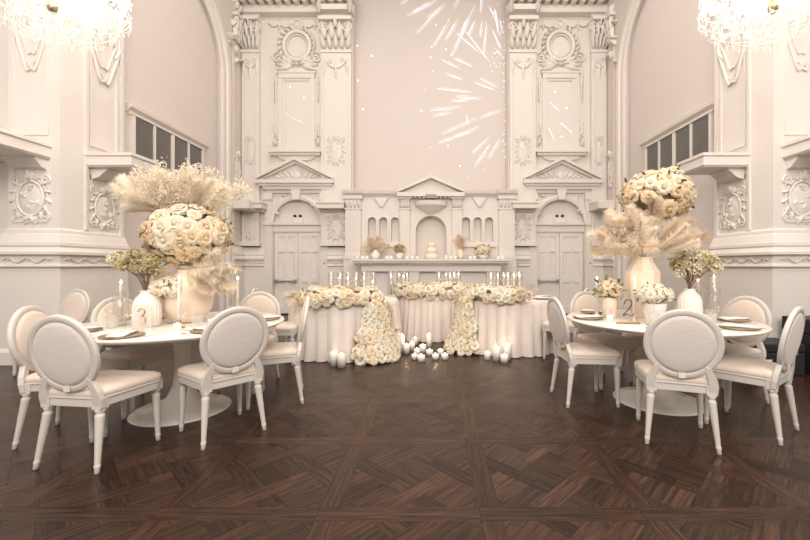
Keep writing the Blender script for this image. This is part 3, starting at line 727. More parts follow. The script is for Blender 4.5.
CA = xat(431, YA)
lh = [(xat(p, YA), .10, 1.86, 2.36) for p in (372, 383.3, 395)]; rh = [(xat(p, YA), .10, 1.86, 2.36) for p in (466, 477.5, 489)]
niche_panel(AX0, CA - .75, 0, HB, lh); niche_panel(CA - .75, CA + .75, 0, HB, [(CA, .38, 1.42, 2.12)], .28); niche_panel(CA + .75, AX1, 0, HB, rh)
ab = body.build('altar_body', 'plaster', al)
am = MB()
for c, r, b, sp in lh + rh + [(CA, .38, 1.42, 2.12)]:
    am.arcmold([(.0, 0), (.0, .025), (-.025, .025), (-.03, 0)], [(c + r, b)] + [(c + r * math.cos(PI * k / 14), sp + r * math.sin(PI * k / 14)) for k in range(15)] + [(c - r, b)], TA0)
am.build('niche_moulding', 'plaster', al)
for a, b in ((AX0 - .02, AX0 + .36), (AX1 - .36, AX1 + .02), (CA - .76, CA - .53), (CA + .53, CA + .76)):
    p = MB(); w = .10
    ax(a, b, 1.42, 2.98, 0, w, p); ax(a - .03, b + .03, 1.42, 1.52, 0, w + .04, p)
    nfl = int((b - a) / .055)
    for k in range(1, nfl): ax(a + k * (b - a) / nfl - .008, a + k * (b - a) / nfl + .008, 1.6, 2.6, w, w + .012, p)
    ax(a - .02, b + .02, 2.64, 2.67, 0, w + .02, p); ax(a - .04, b + .04, 2.9, 2.98, 0, w + .05, p)
    for k in range(4): leaf(p, TA0, a + (k + .5) * (b - a) / 4, 2.68, PI / 2, .2, .09, .04, w)
    ax(a - .04, b + .04, 0, 1.42, 0, w + .02, p)
    p.build('pilaster', 'plaster', al)
CORN = [(0, 2.96), (.03, 2.97), (.05, 3.0), (.10, 3.03), (.12, 3.08), (.13, 3.12), (0, 3.13)]
def corn(x0, x1, extra=0):
    m = len(CORN); e = MB(); e.add([(x, z, w + extra) for x in (x0, x1) for w, z in CORN], [(i, i + 1, m + i + 1, m + i) for i in range(m - 1)] + [tuple(range(m)), tuple(range(m, 2 * m))[::-1]], False, TA0)
    e.build('cornice', 'plaster', al)
corn(AX0 - .02, CA - .78); corn(CA + .78, AX1 + .02); corn(AX0 - .08, AX0 + .42, .1); corn(AX1 - .42, AX1 + .08, .1)
for c in ((AX0 + CA) / 2 - .18, (AX1 + CA) / 2 + .18):
    e = MB(); e.prism([(c - .17, 2.94), (c + .17, 2.94), (c + .03, 2.72), (c - .03, 2.72)], 0, .06, TA0); e.build('pendant_block', 'plaster', al)
pd = MB(); z0, z1, hw = 3.00, 3.46, .82
pd.box(CA - hw, CA + hw, z0 - .05, z0 + .05, 0, .22, TA0); pd.prism([(CA - hw + .05, z0 + .05), (CA + hw - .05, z0 + .05), (CA, z1 - .05)], -.3, .06, TA0)
for s in (-1, 1): pd.prism([(CA + s * hw, z0 + .05), (CA + s * hw, z0 + .10), (CA, z1 + .02), (CA, z1 - .06)], -.3, .22, TA0)
for k in range(14): pd.box(CA - .72 + k * .105, CA - .68 + k * .105, z0 - .09, z0 - .05, 0, .16, TA0)
pd.build('pediment', 'plaster', al)
hd = MB()      # shell canopy over the central niche
hd.add([(CA + .42 * math.cos(PI * k / 12), 2.84 - .0, .30 * math.sin(PI * k / 12)) for k in range(13)] + [(CA + .40 * math.cos(PI * k / 12), 2.74, .28 * math.sin(PI * k / 12)) for k in range(13)] + [(CA + .2 * math.cos(PI * k / 12), 2.60, .12 * math.sin(PI * k / 12)) for k in range(13)] + [(CA, 2.5, 0)],
       [(k, k + 1, 14 + k, 13 + k) for k in range(12)] + [(13 + k, 14 + k, 27 + k, 26 + k) for k in range(12)] + [(26 + k, 27 + k, 39) for k in range(12)] + [tuple(range(13))[::-1]], False, TA0)
for k in range(9): a = PI * (k + .5) / 9; leaf(hd, TA0, CA + .3 * math.cos(a), 2.76, PI / 2, .09, .08, .03, .26 * math.sin(a))
hd.build('canopy', 'plaster_orn', al)
MB().box(CA - .13, CA + .13, 2.90, 2.99, .22, .24, TA0).build('plaque', 'louvre', al)
for x0, x1 in ((AX0 + .42, CA - .8), (CA + .8, AX1 - .42)): MB().box(x0, x1, 1.72, 1.78, 0, .06, TA0).build('niche_sill', 'plaster', al)
# the altar table in front of it
at_ = thing('altar_table', 'long pale stone altar shelf with dentils beneath the altarpiece', 'altar', (0, YA - .15, 0))
TT = frame((0, -.15, 0), (1, 0, 0), (0, -1, 0)); X0, X1 = -1.88, 1.84
s = MB(); s.box(X0, X1, 1.36, 1.41, -.0, .42, TT).box(X0 + .04, X1 - .04, 1.31, 1.36, 0, .38, TT)
k = X0 + .06
while k < X1 - .06: s.box(k, k + .028, 1.265, 1.31, 0, .34, TT); k += .055
s.build('altar_shelf', 'plaster', at_)
s = MB(); s.box(X0 + .22, X1 - .22, 1.12, 1.27, 0, .28, TT).box(X0 + .25, X1 - .25, 0, 1.12, 0, .16, TT)
for xx in (X0 + .25, CA - 1.05 + .05, CA - .5, CA + .38, X1 - .55): s.box(xx, xx + .22, 0, 1.12, .16, .26, TT)
s.box(X0 + .2, X1 - .2, 0, .12, 0, .3, TT)
s.build('altar_front', 'plaster', at_)

# emergency lights over the doors
for c, side in ((DOORS[0], 'left'), (DOORS[1], 'right')):
    t = thing('emergency_light', 'white emergency light box with two black lamp heads above the %s door' % side, 'emergency light', (c, YB - .0, 2.42))
    MB().box(-.14, .14, .02, .10, -.07, .07).build('housing', 'napkin', t, bevel=.01)
    for s_ in (-1, 1):
        MB().lathe([(.0, -.02), (.03, -.02), (.038, .02), (.034, .04), (0, .03)], 12, Matrix.Translation((s_ * .07, .05, .105)) @ Matrix.Rotation(R(90), 4, 'X')).build('lamp_head', 'black', t)
WORLD = .75; AREA = 125; REAR = 480; EXPO = 0.15
CHL = [(-3.50, 3.6, 230), (3.15, 3.6, 230)]
# ------------------------------------------------------------------ chairs
def ellipse_ring(mb, cx, cz, a, b, w, t, T, n=40):
    # a soft-edged rectangular section bent round an ellipse
    sec = [(-w / 2, -t / 2 + .004), (-w / 2 + .005, -t / 2), (w / 2 - .005, -t / 2), (w / 2, -t / 2 + .004), (w / 2, t / 2 - .004), (w / 2 - .007, t / 2), (.004, t / 2 + .003), (-w / 2 + .007, t / 2), (-w / 2, t / 2 - .004)]
    vs = []; m = len(sec)
    for k in range(n):
        th = 2 * PI * k / n; ca, sa = math.cos(th), math.sin(th)
        nx, nz = ca / a, sa / b; l = math.hypot(nx, nz); nx /= l; nz /= l
        for o, y in sec: vs.append((cx + (a - w / 2) * ca + nx * o, y, cz + (b - w / 2) * sa + nz * o))
    mb.add(vs, [(k * m + j, ((k + 1) % n) * m + j, ((k + 1) % n) * m + (j + 1) % m, k * m + (j + 1) % m) for k in range(n) for j in range(m)], True, T)
def seat_poly(g, n=9):
    # rounded trapezoid, wide in front
    cs = [(.245 + g, .235 + g, .07), (-.245 - g, .235 + g, .07), (-.205 - g, -.215 - g, .05), (.205 + g, -.215 - g, .05)]
    cen = [(c[0] - math.copysign(c[2], c[0]), c[1] - math.copysign(c[2], c[1])) for c in cs]
    out = []
    for i, (c, a0) in enumerate(zip(cen, (0, 90, 180, 270))):
        for k in range(n): a = R(a0 + 90 * k / (n - 1)); out.append((c[0] + cs[i][2] * math.cos(a), c[1] + cs[i][2] * math.sin(a)))
    return out
CHAIR = thing('dining_chair', 'x', 'chair')
def make_chair(root):
    sf = MB(); sf.prism(seat_poly(0), .385, .445); sf.prism(seat_poly(.006), .435, .447)
    sf.build('seat_frame', 'chair', root, bevel=.003)
    # cushion, domed
    cu = MB(); lv = [(.0, .447), (.006, .458), (.003, .482), (-.02, .497), (-.07, .506), (-.13, .510)]
    rings = []
    for g, z in lv:
        p = seat_poly(0); c = (0, .01)
        rings.append([(c[0] + (x - c[0]) * (1 + g / .24), c[1] + (y - c[1]) * (1 + g / .24), z) for x, y in p])
    n = len(rings[0]); vs = [v for r in rings for v in r] + [(0, .01, .512)]
    fs = [(i * n + k, i * n + (k + 1) % n, (i + 1) * n + (k + 1) % n, (i + 1) * n + k) for i in range(len(lv) - 1) for k in range(n)] + [((len(lv) - 1) * n + k, (len(lv) - 1) * n + (k + 1) % n, len(vs) - 1) for k in range(n)]
    cu.add(vs, fs, True); cu.build('seat_cushion', 'seat', root)
    prof = [(.012, 0), (.0145, .002), (.015, .03), (.0178, .038), (.0178, .046), (.0150, .052), (.0158, .06), (.026, .325), (.0275, .335), (.021, .345), (.021, .352), (.029, .362), (.029, .372), (.022, .38), (.022, .387)]
    for sx, sy in ((1, 1), (-1, 1), (1, -1), (-1, -1)):
        l = MB(); x, y = (sx * .205, .195) if sy > 0 else (sx * .180, -.195)
        ox, oy = (sx * .012, .010) if sy > 0 else (sx * .035, -.055)
        T = Matrix.Translation((x + ox, y + oy, 0)); T[0][2] = -ox / .385; T[1][2] = -oy / .385
        l.lathe(prof, 20, T, flute=10, famp=.035)
        l.box(x - .03, x + .03, y - .03, y + .03, .375, .445)
        l.build('leg', 'chair', root, bevel=0)
    # back: oval frame leaning back
    TB_ = Matrix.Translation((0, -.262, .725)) @ Matrix.Rotation(R(10), 4, 'X')
    r = MB(); ellipse_ring(r, 0, 0, .240, .248, .042, .030, TB_); r.build('backrest_frame', 'chair', root)
    p = MB(); vs = []; n = 36; a, b = .200, .208; prof2 = [(1, -.008), (.97, -.020), (.85, -.028), (.5, -.033), (0, -.035)]
    for sgn in (1, -1):
        vs = []; 
        for t, y in prof2[:-1]:
            for k in range(n): vs.append((a * t * math.cos(2 * PI * k / n), (-y if sgn > 0 else y) * (1 if sgn > 0 else .75), b * t * math.sin(2 * PI * k / n)))
        vs.append((0, (.035 if sgn > 0 else -.026), 0)); m = len(prof2) - 1
        fs = [(i * n + k, i * n + (k + 1) % n, (i + 1) * n + (k + 1) % n, (i + 1) * n + k) for i in range(m - 1) for k in range(n)] + [((m - 1) * n + k, (m - 1) * n + (k + 1) % n, len(vs) - 1) for k in range(n)]
        q = MB().add(vs, fs, True, TB_); q.build('backrest_pad' if sgn > 0 else 'back_panel', 'seat' if sgn > 0 else 'linen', root)
    for sx in (1, -1):
        s = MB()
        pts = [(sx * .186, -.205, .38), (sx * .190, -.215, .44), (sx * .182, -.222, .49), (sx * .160, -.230, .54), (sx * .150, -.236, .575)]
        vs = []
        for i, (x, y, z) in enumerate(pts):
            w = (.030, .030, .027, .023, .018)[i]; d = .017
            vs += [(x - w, y - d, z), (x + w, y - d, z), (x + w, y + d, z), (x - w, y + d, z)]
        s.add(vs, [(i * 4 + k, i * 4 + (k + 1) % 4, (i + 1) * 4 + (k + 1) % 4, (i + 1) * 4 + k) for i in range(4) for k in range(4)] + [(0, 1, 2, 3), (16, 17, 18, 19)])
        s.build('stile', 'chair', root, bevel=.005)
    tg = MB().add([(-.022, -.024, -.20), (.022, -.024, -.198), (.024, -.026, -.235), (-.020, -.026, -.24), (-.022, -.020, -.20), (.022, -.020, -.198), (.024, -.022, -.235), (-.020, -.022, -.24)],
                 [(0, 1, 2, 3), (4, 5, 6, 7), (0, 1, 5, 4), (3, 2, 6, 7), (0, 3, 7, 4), (1, 2, 6, 5)], False, TB_)
    t_ = tg.build('care_tag', 'paper', root); t_['label'] = 'small white tag'
make_chair(CHAIR)
TL = (-2.20, 3.44); TR = (2.12, 3.66)
chairs = [
    (-2.225, 2.65, .12, .99, 'white oval-back chair nearest the camera at the left table, back turned'),
    (-2.69, 2.96, .97, .24, 'white oval-back chair at the far left edge, turned to the left table'),
    (-1.62, 3.01, -.75, .66, 'white oval-back chair, back turned, at the front right of the left table'),
    (-1.49, 3.69, -.95, -.32, 'white chair in side view at the right end of the left table'),
    (-1.93, 4.12, .05, -1, 'white chair facing the camera on the far side of the left table'),
    (-2.73, 3.64, .96, -.28, 'white chair tucked behind the left table below the tapers and glasses'),
    (-4.51, 4.60, -.25, -.97, 'lone white oval-back chair standing back against the left wall'),
    (-2.00, 5.10, .98, .18, 'white chair pulled up to the left end of the draped left table'),
    (1.82, 2.93, .36, .93, 'white oval-back chair nearest the camera at the right table, back turned'),
    (2.49, 3.08, -.58, .81, 'white chair angled in at the far right edge of the photo'),
    (2.78, 3.72, -.97, -.24, 'white chair on the right of the right table, before the black cases'),
    (1.87, 4.24, .30, -.95, 'white chair facing the camera at the back left of the right table'),
    (1.45, 3.69, 1, .03, 'white chair in side view at the left end of the right table'),
    (2.42, 4.38, -.25, -.97, 'white chair hidden behind the vases on the far side of the right table'),
    (1.80, 5.34, -.85, .50, 'white chair pulled up to the right end of the draped right table'),
]
for i, (x, y, fx, fy, lb) in enumerate(chairs):
    rz = math.atan2(-fx, fy)
    if i == 0: CHAIR.location = (x, y, 0); CHAIR.rotation_euler.z = rz; CHAIR['label'] = lb; CHAIR['group'] = 'oval-back dining chairs'
    else: dup(CHAIR, (x, y, 0), rz, lb, 'oval-back dining chairs')

# ------------------------------------------------------------------ tables
def tulip(c, r, label):
    t = thing('tulip_table', label, 'table', (c[0], c[1], 0), 0, 'round white pedestal tables')
    MB().lathe([(0, .722), (r - .07, .722), (r - .02, .735), (r, .748), (r, .755), (r - .004, .76), (0, .76)], 96).build('tabletop', 'table', t)
    MB().lathe([(.385, 0), (.385, .006), (.375, .014), (.30, .026), (.20, .055), (.12, .12), (.075, .22), (.060, .36), (.062, .52), (.085, .64), (.14, .71), (.16, .7225)], 56).build('pedestal', 'table', t)
    return t
tulip(TL, .84, 'round white tulip table on the left bearing the gold 3 card')
tulip(TR, .81, 'round white tulip table on the right bearing the dark 2 card')
TZ = .76
def cloth(c, r, seed, label, folds=30):
    rnd = random.Random(seed); N = 420; ph = [rnd.random() * 6.28 for _ in range(6)]
    rad = []; vs = [(0, 0, TZ)]; zs = []
    prof = [(.5, TZ, 0), (.93, TZ, 0), (.985, TZ - .002, 0), (1.0, TZ - .012, .02)] + [(1.0 + .02 * k / 12, TZ - .012 - (TZ - .02) * k / 12, (k / 12) ** .7) for k in range(1, 13)]
    for q, z, amp in prof:
        for k in range(N):
            a = 2 * PI * k / N
            f = abs(math.sin(folds * .5 * a + .9 * math.sin(3 * a + ph[0]) + ph[1])) ** .55 * 1.5 - .95 + .35 * math.sin(11 * a + ph[2]) + .2 * math.sin(5 * a + ph[3])
            rr = r * q + amp * (.066 * f + .03)
            vs.append((rr * math.cos(a), rr * math.sin(a), z if z > .03 else .008))
    m = len(prof)
    fs = [(0, 1 + k, 1 + (k + 1) % N) for k in range(N)] + [(1 + i * N + k, 1 + i * N + (k + 1) % N, 1 + (i + 1) * N + (k + 1) % N, 1 + (i + 1) * N + k) for i in range(m - 1) for k in range(N)]
    o = MB().add(vs, fs, True).build('tablecloth', 'satin', None, (c[0], c[1], 0))
    return tag(o, label, 'tablecloth', 'floor-length champagne tablecloths')
LT = (-1.30, 5.88, .78); CT = (0.0, 7.05, .63); RT = (1.17, 6.10, .72)
cloth(LT[:2], LT[2], 1, 'champagne tablecloth draped to the floor on the left head table'); cloth(CT[:2], CT[2], 2, 'champagne tablecloth draped to the floor on the middle head table, set further back')
cloth(RT[:2], RT[2], 3, 'champagne tablecloth draped to the floor on the right head table')

# ------------------------------------------------------------------ flowers
def rose_mesh(name, m, seed, layers=((3, .15, -17, .50, .8), (4, .17, -4, .56, .75), (5, .19, 14, .64, .72), (6, .22, 36, .72, .70), (7, .30, 54, .70, .66), (6, .30, 76, .62, .60))):
    rnd = random.Random(seed); mb = MB()
    for li, (n, r0, th, L, W) in enumerate(layers):
        off = rnd.random() * 6.28
        for k in range(n):
            a = off + 2 * PI * k / n + rnd.uniform(-.12, .12); th_ = th + rnd.uniform(-6, 6); nt_, ns = 4, 4; vs = []
            for i in range(nt_ + 1):
                t = i / nt_; ang = R(th_ * (.35 + .75 * t) + (22 * t * t if li > 1 else 0))
                rr = r0 + t * L * math.sin(ang); z = t * L * math.cos(ang) - .02 * li
                w = W * math.sqrt(math.sin(PI * (.10 + .60 * t)))
                for j in range(ns + 1):
                    s = (j / ns - .5) * 2; ph = a + s * w * .75 / (rr + .22); zc = z - .10 * s * s * t * L * 1.4
                    ripple = .03 * math.sin(s * 5 + k + li) * t; rr2 = rr + .05 * abs(s) * t + ripple
                    vs.append((rr2 * math.cos(ph), rr2 * math.sin(ph), zc + ripple * .6 - .30))
            mm = ns + 1
            mb.add(vs, [(i * mm + j, i * mm + j + 1, (i + 1) * mm + j + 1, (i + 1) * mm + j) for i in range(nt_) for j in range(ns)], True)
    mb.ball((0, 0, -.06), .25, seg=10, rings=6, sc=(1, 1, 1.05))
    return mb.mesh(name, m)
LIGHTL = ((3, .15, -16, .46, .8), (4, .17, 6, .58, .7), (6, .20, 40, .76, .66), (7, .28, 66, .76, .62))
RM = {'cream': [rose_mesh('rose', 'rose_cream', 1), rose_mesh('rose', 'rose_cream', 2), rose_mesh('rose', 'rose_ivory', 3), rose_mesh('rose', 'rose_ivory', 4), rose_mesh('rose', 'rose_peach', 5)],
      'ivory': [rose_mesh('rose', 'rose_ivory', 11), rose_mesh('rose', 'rose_white', 12), rose_mesh('rose', 'rose_cream', 13), rose_mesh('rose', 'rose_white', 14, LIGHTL)],
      'white': [rose_mesh('rose', 'rose_white', 21, LIGHTL), rose_mesh('rose', 'rose_ivory', 22, LIGHTL)],
      'open': [rose_mesh('rose', 'rose_cream', 31, LIGHTL), rose_mesh('rose', 'rose_ivory', 32, LIGHTL), rose_mesh('rose', 'rose_peach', 33, LIGHTL)]}
def leaf3(mb, p, d, L, W, rnd):
    d = Vector(d).normalized(); s = d.orthogonal().normalized(); s = (Matrix.Rotation(rnd.random() * 6.28, 3, d) @ s); n = d.cross(s)
    p = Vector(p); vs = [p, p + d * L * .35 + s * W * .5 + n * W * .12, p + d * L * .75 + s * W * .35 + n * W * .1, p + d * L, p + d * L * .75 - s * W * .35 + n * W * .1, p + d * L * .35 - s * W * .5 + n * W * .12, p + d * L * .5]
    mb.add(vs, [(0, 1, 6), (1, 2, 6), (2, 3, 6), (3, 4, 6), (4, 5, 6), (5, 0, 6)], True)
def relax(cands, n, dmin):
    out = []
    for p, d in cands:
        if all((p - q).length > dmin for q, _ in out): out.append((p, d))
        if len(out) >= n: break
    return out
def ball_pts(rx, ry, rz, n, size, rnd, zlo=-.75, c=(0, 0, 0)):
    cs = []
    for _ in range(6000):
        z = rnd.uniform(zlo, 1); a = rnd.random() * 6.283; q = math.sqrt(max(0, 1 - z * z))
        d = Vector((q * math.cos(a), q * math.sin(a), z)); k = rnd.uniform(.9, 1.04)
        cs.append((Vector((c[0] + d.x * rx * k, c[1] + d.y * ry * k, c[2] + d.z * rz * k)), Vector((d.x / rx, d.y / ry, d.z / rz)).normalized()))
    return relax(cs, n, size * 1.5)
def add_roses(root, pts, size, kind, rnd, name='rose', lv=.14):
    for p, d in pts:
        s = size * rnd.uniform(.74, 1.22)
        inst(rnd.choice(RM[kind]), name, root, orient(p, d, s, rnd.random() * 6.28))
def foliage(root, pts, n, L, m, rnd, name='foliage', spread=.6):
    mb = MB()
    for _ in range(n):
        p, d = rnd.choice(pts); dd = (d + Vector((rnd.gauss(0, spread), rnd.gauss(0, spread), rnd.gauss(0, spread)))).normalized()
        leaf3(mb, p - d * L * .5 + dd * L * .2, dd, L * rnd.uniform(.6, 1.3), L * .45, rnd)
    o = mb.build(name, m, root); o['kind'] = 'stuff'; return o
def plume_mesh(name, m, seed, L=.5, W=.09, n=420):
    rnd = random.Random(seed); mb = MB(); bend = rnd.uniform(.05, .16)
    def P(t): return Vector((bend * L * t * t * 1.6, 0, L * t * (1 - .12 * t)))
    mb.tube([P(i / 6) for i in range(7)], [.0022, .002, .0018, .0016, .0014, .001, .0006], 4)
    for _ in range(n):
        t = .28 + .72 * rnd.random() ** .8; a = rnd.random() * 6.28; w = W * (math.sin(PI * min(1, (t - .22) / .8)) ** .6 + .15)
        p = P(t); d = Vector((math.cos(a), math.sin(a), rnd.uniform(1.3, 2.8))).normalized(); l = 1.25 * w * rnd.uniform(.5, 1.15)
        q = p + d * l * .55; e = q + (d * .7 + Vector((math.cos(a) * .3, math.sin(a) * .3, -.25))).normalized() * l * .5
        s = d.orthogonal().normalized() * rnd.uniform(.0011, .0024)
        mb.add([p - s, p + s, q + s, q - s, e], [(0, 1, 2, 3), (3, 2, 4)], False)
    return mb.mesh(name, m)
PL = [plume_mesh('pampas_plume', 'pampas', 1, .5, .08, 380), plume_mesh('pampas_plume', 'pampas', 2, .5, .085, 320), plume_mesh('pampas_plume', 'pampas_tan', 3, .5, .10)]
def tuft_mesh(name, m, seed):      # airy branching spray with small seed heads
    rnd = random.Random(seed); mb = MB()
    mb.tube([(0, 0, 0), (.01, 0, .25)], .0015, 4)
    for k in range(46):
        t = rnd.uniform(.25, 1); a = rnd.random() * 6.28; s = Vector((.02 * t, 0, .42 * t)); e = s + Vector((math.cos(a), math.sin(a), .9)) * rnd.uniform(.03, .09) * (1.25 - t * .6)
        mb.tube([s, e], .0008, 3, caps=False)
        for j in range(5): 
            c = e + Vector((rnd.gauss(0, .011), rnd.gauss(0, .011), rnd.gauss(0, .011))); d = Vector((rnd.gauss(0, 1), rnd.gauss(0, 1), rnd.gauss(0, 1)))
            leaf3(mb, c, d, .017, .011, rnd)
    return mb.mesh(name, m)
TF_ = [tuft_mesh('seed_spray', 'pampas', 41), tuft_mesh('seed_spray', 'rose_ivory', 42)]
def plumes(root, base, dirs, rnd, scale=1.0, meshes=PL, name='pampas_plume'):
    for d, s in dirs:
        b = Vector(base) + Vector((rnd.gauss(0, .012), rnd.gauss(0, .012), 0))
        inst(rnd.choice(meshes), name, root, orient(b, d, s * scale, rnd.random() * 6.28))
def fan(n, el0, el1, rnd, s0=.8, s1=1.1, az0=0, az1=6.283):
    out = []
    for k in range(n):
        el = R(rnd.uniform(el0, el1)); a = az0 + (az1 - az0) * (k + rnd.random() * .8) / n
        out.append((Vector((math.cos(a) * math.cos(el), math.sin(a) * math.cos(el), math.sin(el))), rnd.uniform(s0, s1)))
    return out
def hydr_mesh(name, seed, m1='olive_pale', n=46, r=.05):
    rnd = random.Random(seed); mb = MB()
    for _ in range(n):
        z = rnd.uniform(-.5, 1); a = rnd.random() * 6.28; q = math.sqrt(1 - z * z) if z > -1 else 0
        d = Vector((q * math.cos(a), q * math.sin(a), z)); p = d * r * rnd.uniform(.8, 1.1)
        for j in range(4):
            t = d.orthogonal().normalized(); t = Matrix.Rotation(j * PI / 2 + a, 3, d) @ t
            leaf3(mb, p, (t + d * .4), .017, .014, rnd)
    return mb.mesh(name, m1)
HY = [hydr_mesh('flower_head', 1), hydr_mesh('flower_head', 2, 'olive'), hydr_mesh('flower_head', 3, 'olive_pale')]
def vase(name, label, loc, prof, m, cat='vase', flute=0, famp=0, seg=40, group=None):
    t = MB().lathe(prof, seg, flute=flute, famp=famp, smooth=True).build(name, m, None, loc)
    return tag(t, label, cat, group)

# --- left table centrepiece
rn = random.Random(11)
vx, vy = -2.19, 3.50
vase('round_vase', 'big round cream vase under the rose ball on the left table', (vx, vy, TZ), [(0, 0), (.09, 0), (.13, .02), (.19, .12), (.205, .22), (.18, .33), (.11, .41), (.085, .44), (.09, .47), (.078, .47), (.07, .43), (0, .40)], 'vase_peach')
cp = thing('rose_arrangement', 'large ball of cream roses topped with dried pampas on the left table', 'flower arrangement', (vx, vy, TZ + .42))
pts = ball_pts(.345, .32, .285, 84, .058, rn, -.9, (0, 0, .36))
add_roses(cp, pts, .074, 'cream', rn)
foliage(cp, pts, 60, .075, 'leaf_dark', rn)
MB().ball((0, 0, .36), .27, sc=(1.05, .98, .80), seg=20, rings=12).build('flower_foam', 'leaf_dark', cp)
MB().tube([(0, 0, .105), (0, 0, .2)], .03, 8).build('stem_collar', 'pampas', cp)
dirs = []
for k in range(46):
    a = rn.uniform(0, 6.283); el = R(rn.uniform(22, 80)); dirs.append((Vector((math.cos(a) * math.cos(el) * 1.2 - .12, math.sin(a) * math.cos(el) * .7, math.sin(el))).normalized(), rn.uniform(.85, 1.12)))
for d, s in dirs: inst(rn.choice(PL[:2]), 'pampas_plume', cp, orient(Vector((d.x * .12 - .05, d.y * .1, .53)), d, s * .84, rn.random() * 6.28))
for k in range(30):
    a = rn.uniform(0, 6.283); el = R(rn.uniform(25, 75)); d = Vector((math.cos(a) * math.cos(el) * 1.2 - .2, math.sin(a) * math.cos(el) * .6, math.sin(el))).normalized()
    inst(rn.choice(TF_), 'seed_spray', cp, orient(Vector((d.x * .15, d.y * .1, .50)), d, rn.uniform(.9, 1.15), rn.random() * 6.28))
for k in range(9):       # plumes drooping to the left of the ball
    d = Vector((-.9 - .1 * rn.random(), rn.uniform(-.3, .2), rn.uniform(.18, .5))); inst(rn.choice(PL[:2]), 'pampas_plume', cp, orient((-.16, 0, .54), d, rn.uniform(1.0, 1.2), 1.57))
# pampas leaning right low down
pp = thing('pampas_bunch', 'pale pampas fanning low to the right from the round vase, below the rose ball', 'dried grass', (vx, vy, TZ + .44))
for k in range(40):
    d = Vector((rn.uniform(.5, 1.3), rn.uniform(-1.0, .3), rn.uniform(-.75, .30))).normalized()
    if k > 33: d = Vector((-.7, -.8, rn.uniform(-.7, 0))).normalized()
    inst(rn.choice(PL[:2]), 'pampas_plume', pp, orient((d.x * .07, d.y * .07, .05), d, rn.uniform(.68, .92) * (.6 if k > 33 else 1), rn.random() * 6.28))
MB().lathe([(0, .02), (.075, .03), (.10, .055), (.06, .08), (0, .085)], 20).build('flower_foam', 'pampas', pp)
def ribbed(label, x, y, h=.30, r=.10, m='porcelain', name='ribbed_vase'):
    return vase(name, label, (x, y, TZ), [(0, 0), (r * .8, 0), (r * .92, .01), (r, h * .25), (r * .98, h * .6), (r * .8, h * .78), (r * .5, h * .9), (r * .42, h * .96), (r * .5, h), (r * .42, h), (r * .36, h * .93), (0, h * .9)], m, flute=20, famp=.035, seg=80)
def hydrangea(label, x, y, z, cx, cz, rx, rz, n, rnd, sc=1.0):
    t = thing('dried_hydrangea', label, 'dried flowers', (x, y, z))
    st = MB()
    for k in range(n):
        zz = rnd.uniform(-.3, 1); a = rnd.random() * 6.28; q = math.sqrt(1 - zz * zz) * rnd.uniform(.6, 1)
        p = Vector((cx + rx * q * math.cos(a), rx * .8 * q * math.sin(a), cz + rz * zz)); d = (p - Vector((0, 0, 0))).normalized()
        inst(rnd.choice(HY), 'flower_head', t, orient(p, d, sc * rnd.uniform(.8, 1.2), rnd.random() * 6))
        st.tube([(rnd.gauss(0, .008), rnd.gauss(0, .008), 0), (p.x * .35, p.y * .35, p.z * .55), p], .0028, 5, caps=False)
    o = st.build('stem', 'stem', t); o['kind'] = 'stuff'
    return t
ribbed('white ribbed bottle vase with dried hydrangea on the left table', -2.36, 3.23)
hydrangea('dried olive hydrangea spray leaning left in the white ribbed vase of the left table', -2.36, 3.23, TZ + .29, -.11, .20, .17, .11, 26, rn)
def posy(label, x, y, z, r, n, size, kind, rnd, rz=None, name='rose_posy', lf='leaf', nleaf=40, nm='rose'):
    t = thing(name, label, 'flowers', (x, y, z)); rz = rz or r * .8
    pts = ball_pts(r, r, rz, n, size, rnd, -.45, (0, 0, rz * .75)); add_roses(t, pts, size, kind, rnd, nm)
    foliage(t, pts, nleaf, size * 1.3, lf, rnd, spread=.8)
    st = MB()
    for p, d in pts[::2]: st.tube([(p.x * .1, p.y * .1, -.02), (p.x * .9, p.y * .9, p.z)], .003, 5, caps=False)
    o = st.build('stem', 'leaf', t); o['kind'] = 'stuff'; return t
vase('glass_vase', 'clear glass vase of white garden roses on the left table', (-2.27, 3.42, TZ), [(0, .004), (.05, .004), (.06, .02), (.055, .14), (.06, .24)], 'rib_glass', flute=14, famp=.03)
posy('bunch of small white roses with green leaves on the left table', -2.27, 3.36, TZ + .22, .17, 26, .040, 'white', rn, .11)
vase('amber_vase', 'round amber glowing vase behind the dried hydrangea on the left table', (-2.62, 3.72, TZ), [(0, 0), (.07, 0), (.11, .03), (.135, .14), (.12, .24), (.07, .30), (.06, .33), (.05, .33), (.05, .29), (0, .28)], 'vase_peach', flute=18, famp=.03, seg=72)

# --- right table centrepiece
rn = random.Random(23)
vx, vy = 2.02, 3.74
fv = MB(); prof = [(0, 0), (.08, 0), (.12, .10), (.148, .26), (.150, .44), (.095, .535), (.085, .56), (.09, .585), (.08, .585), (.075, .56), (0, .54)]
fv.lathe(prof, 9, smooth=False); tag(fv.build('faceted_vase', 'vase_peach', None, (vx, vy, TZ)), 'tall peach faceted vase at the centre of the right table', 'vase')
cp = thing('pampas_arrangement', 'wide cloud of pampas with cream roses above in the faceted vase', 'flower arrangement', (vx, vy, TZ + .56))
pts = [(p + Vector((rn.gauss(0, .02), 0, rn.gauss(0, .03))) , d) for p, d in ball_pts(.34, .27, .26, 64, .056, rn, -.8, (.20, .10, .62))]
add_roses(cp, pts, .074, 'open', rn); foliage(cp, pts, 70, .075, 'leaf', rn)
MB().ball((.22, .10, .62), .20, sc=(1.25, .95, .75), seg=18, rings=10).tube([(0, 0, .0), (.05, .02, .3), (.22, .08, .6)], .02, 6).build('flower_foam', 'leaf_dark', cp)
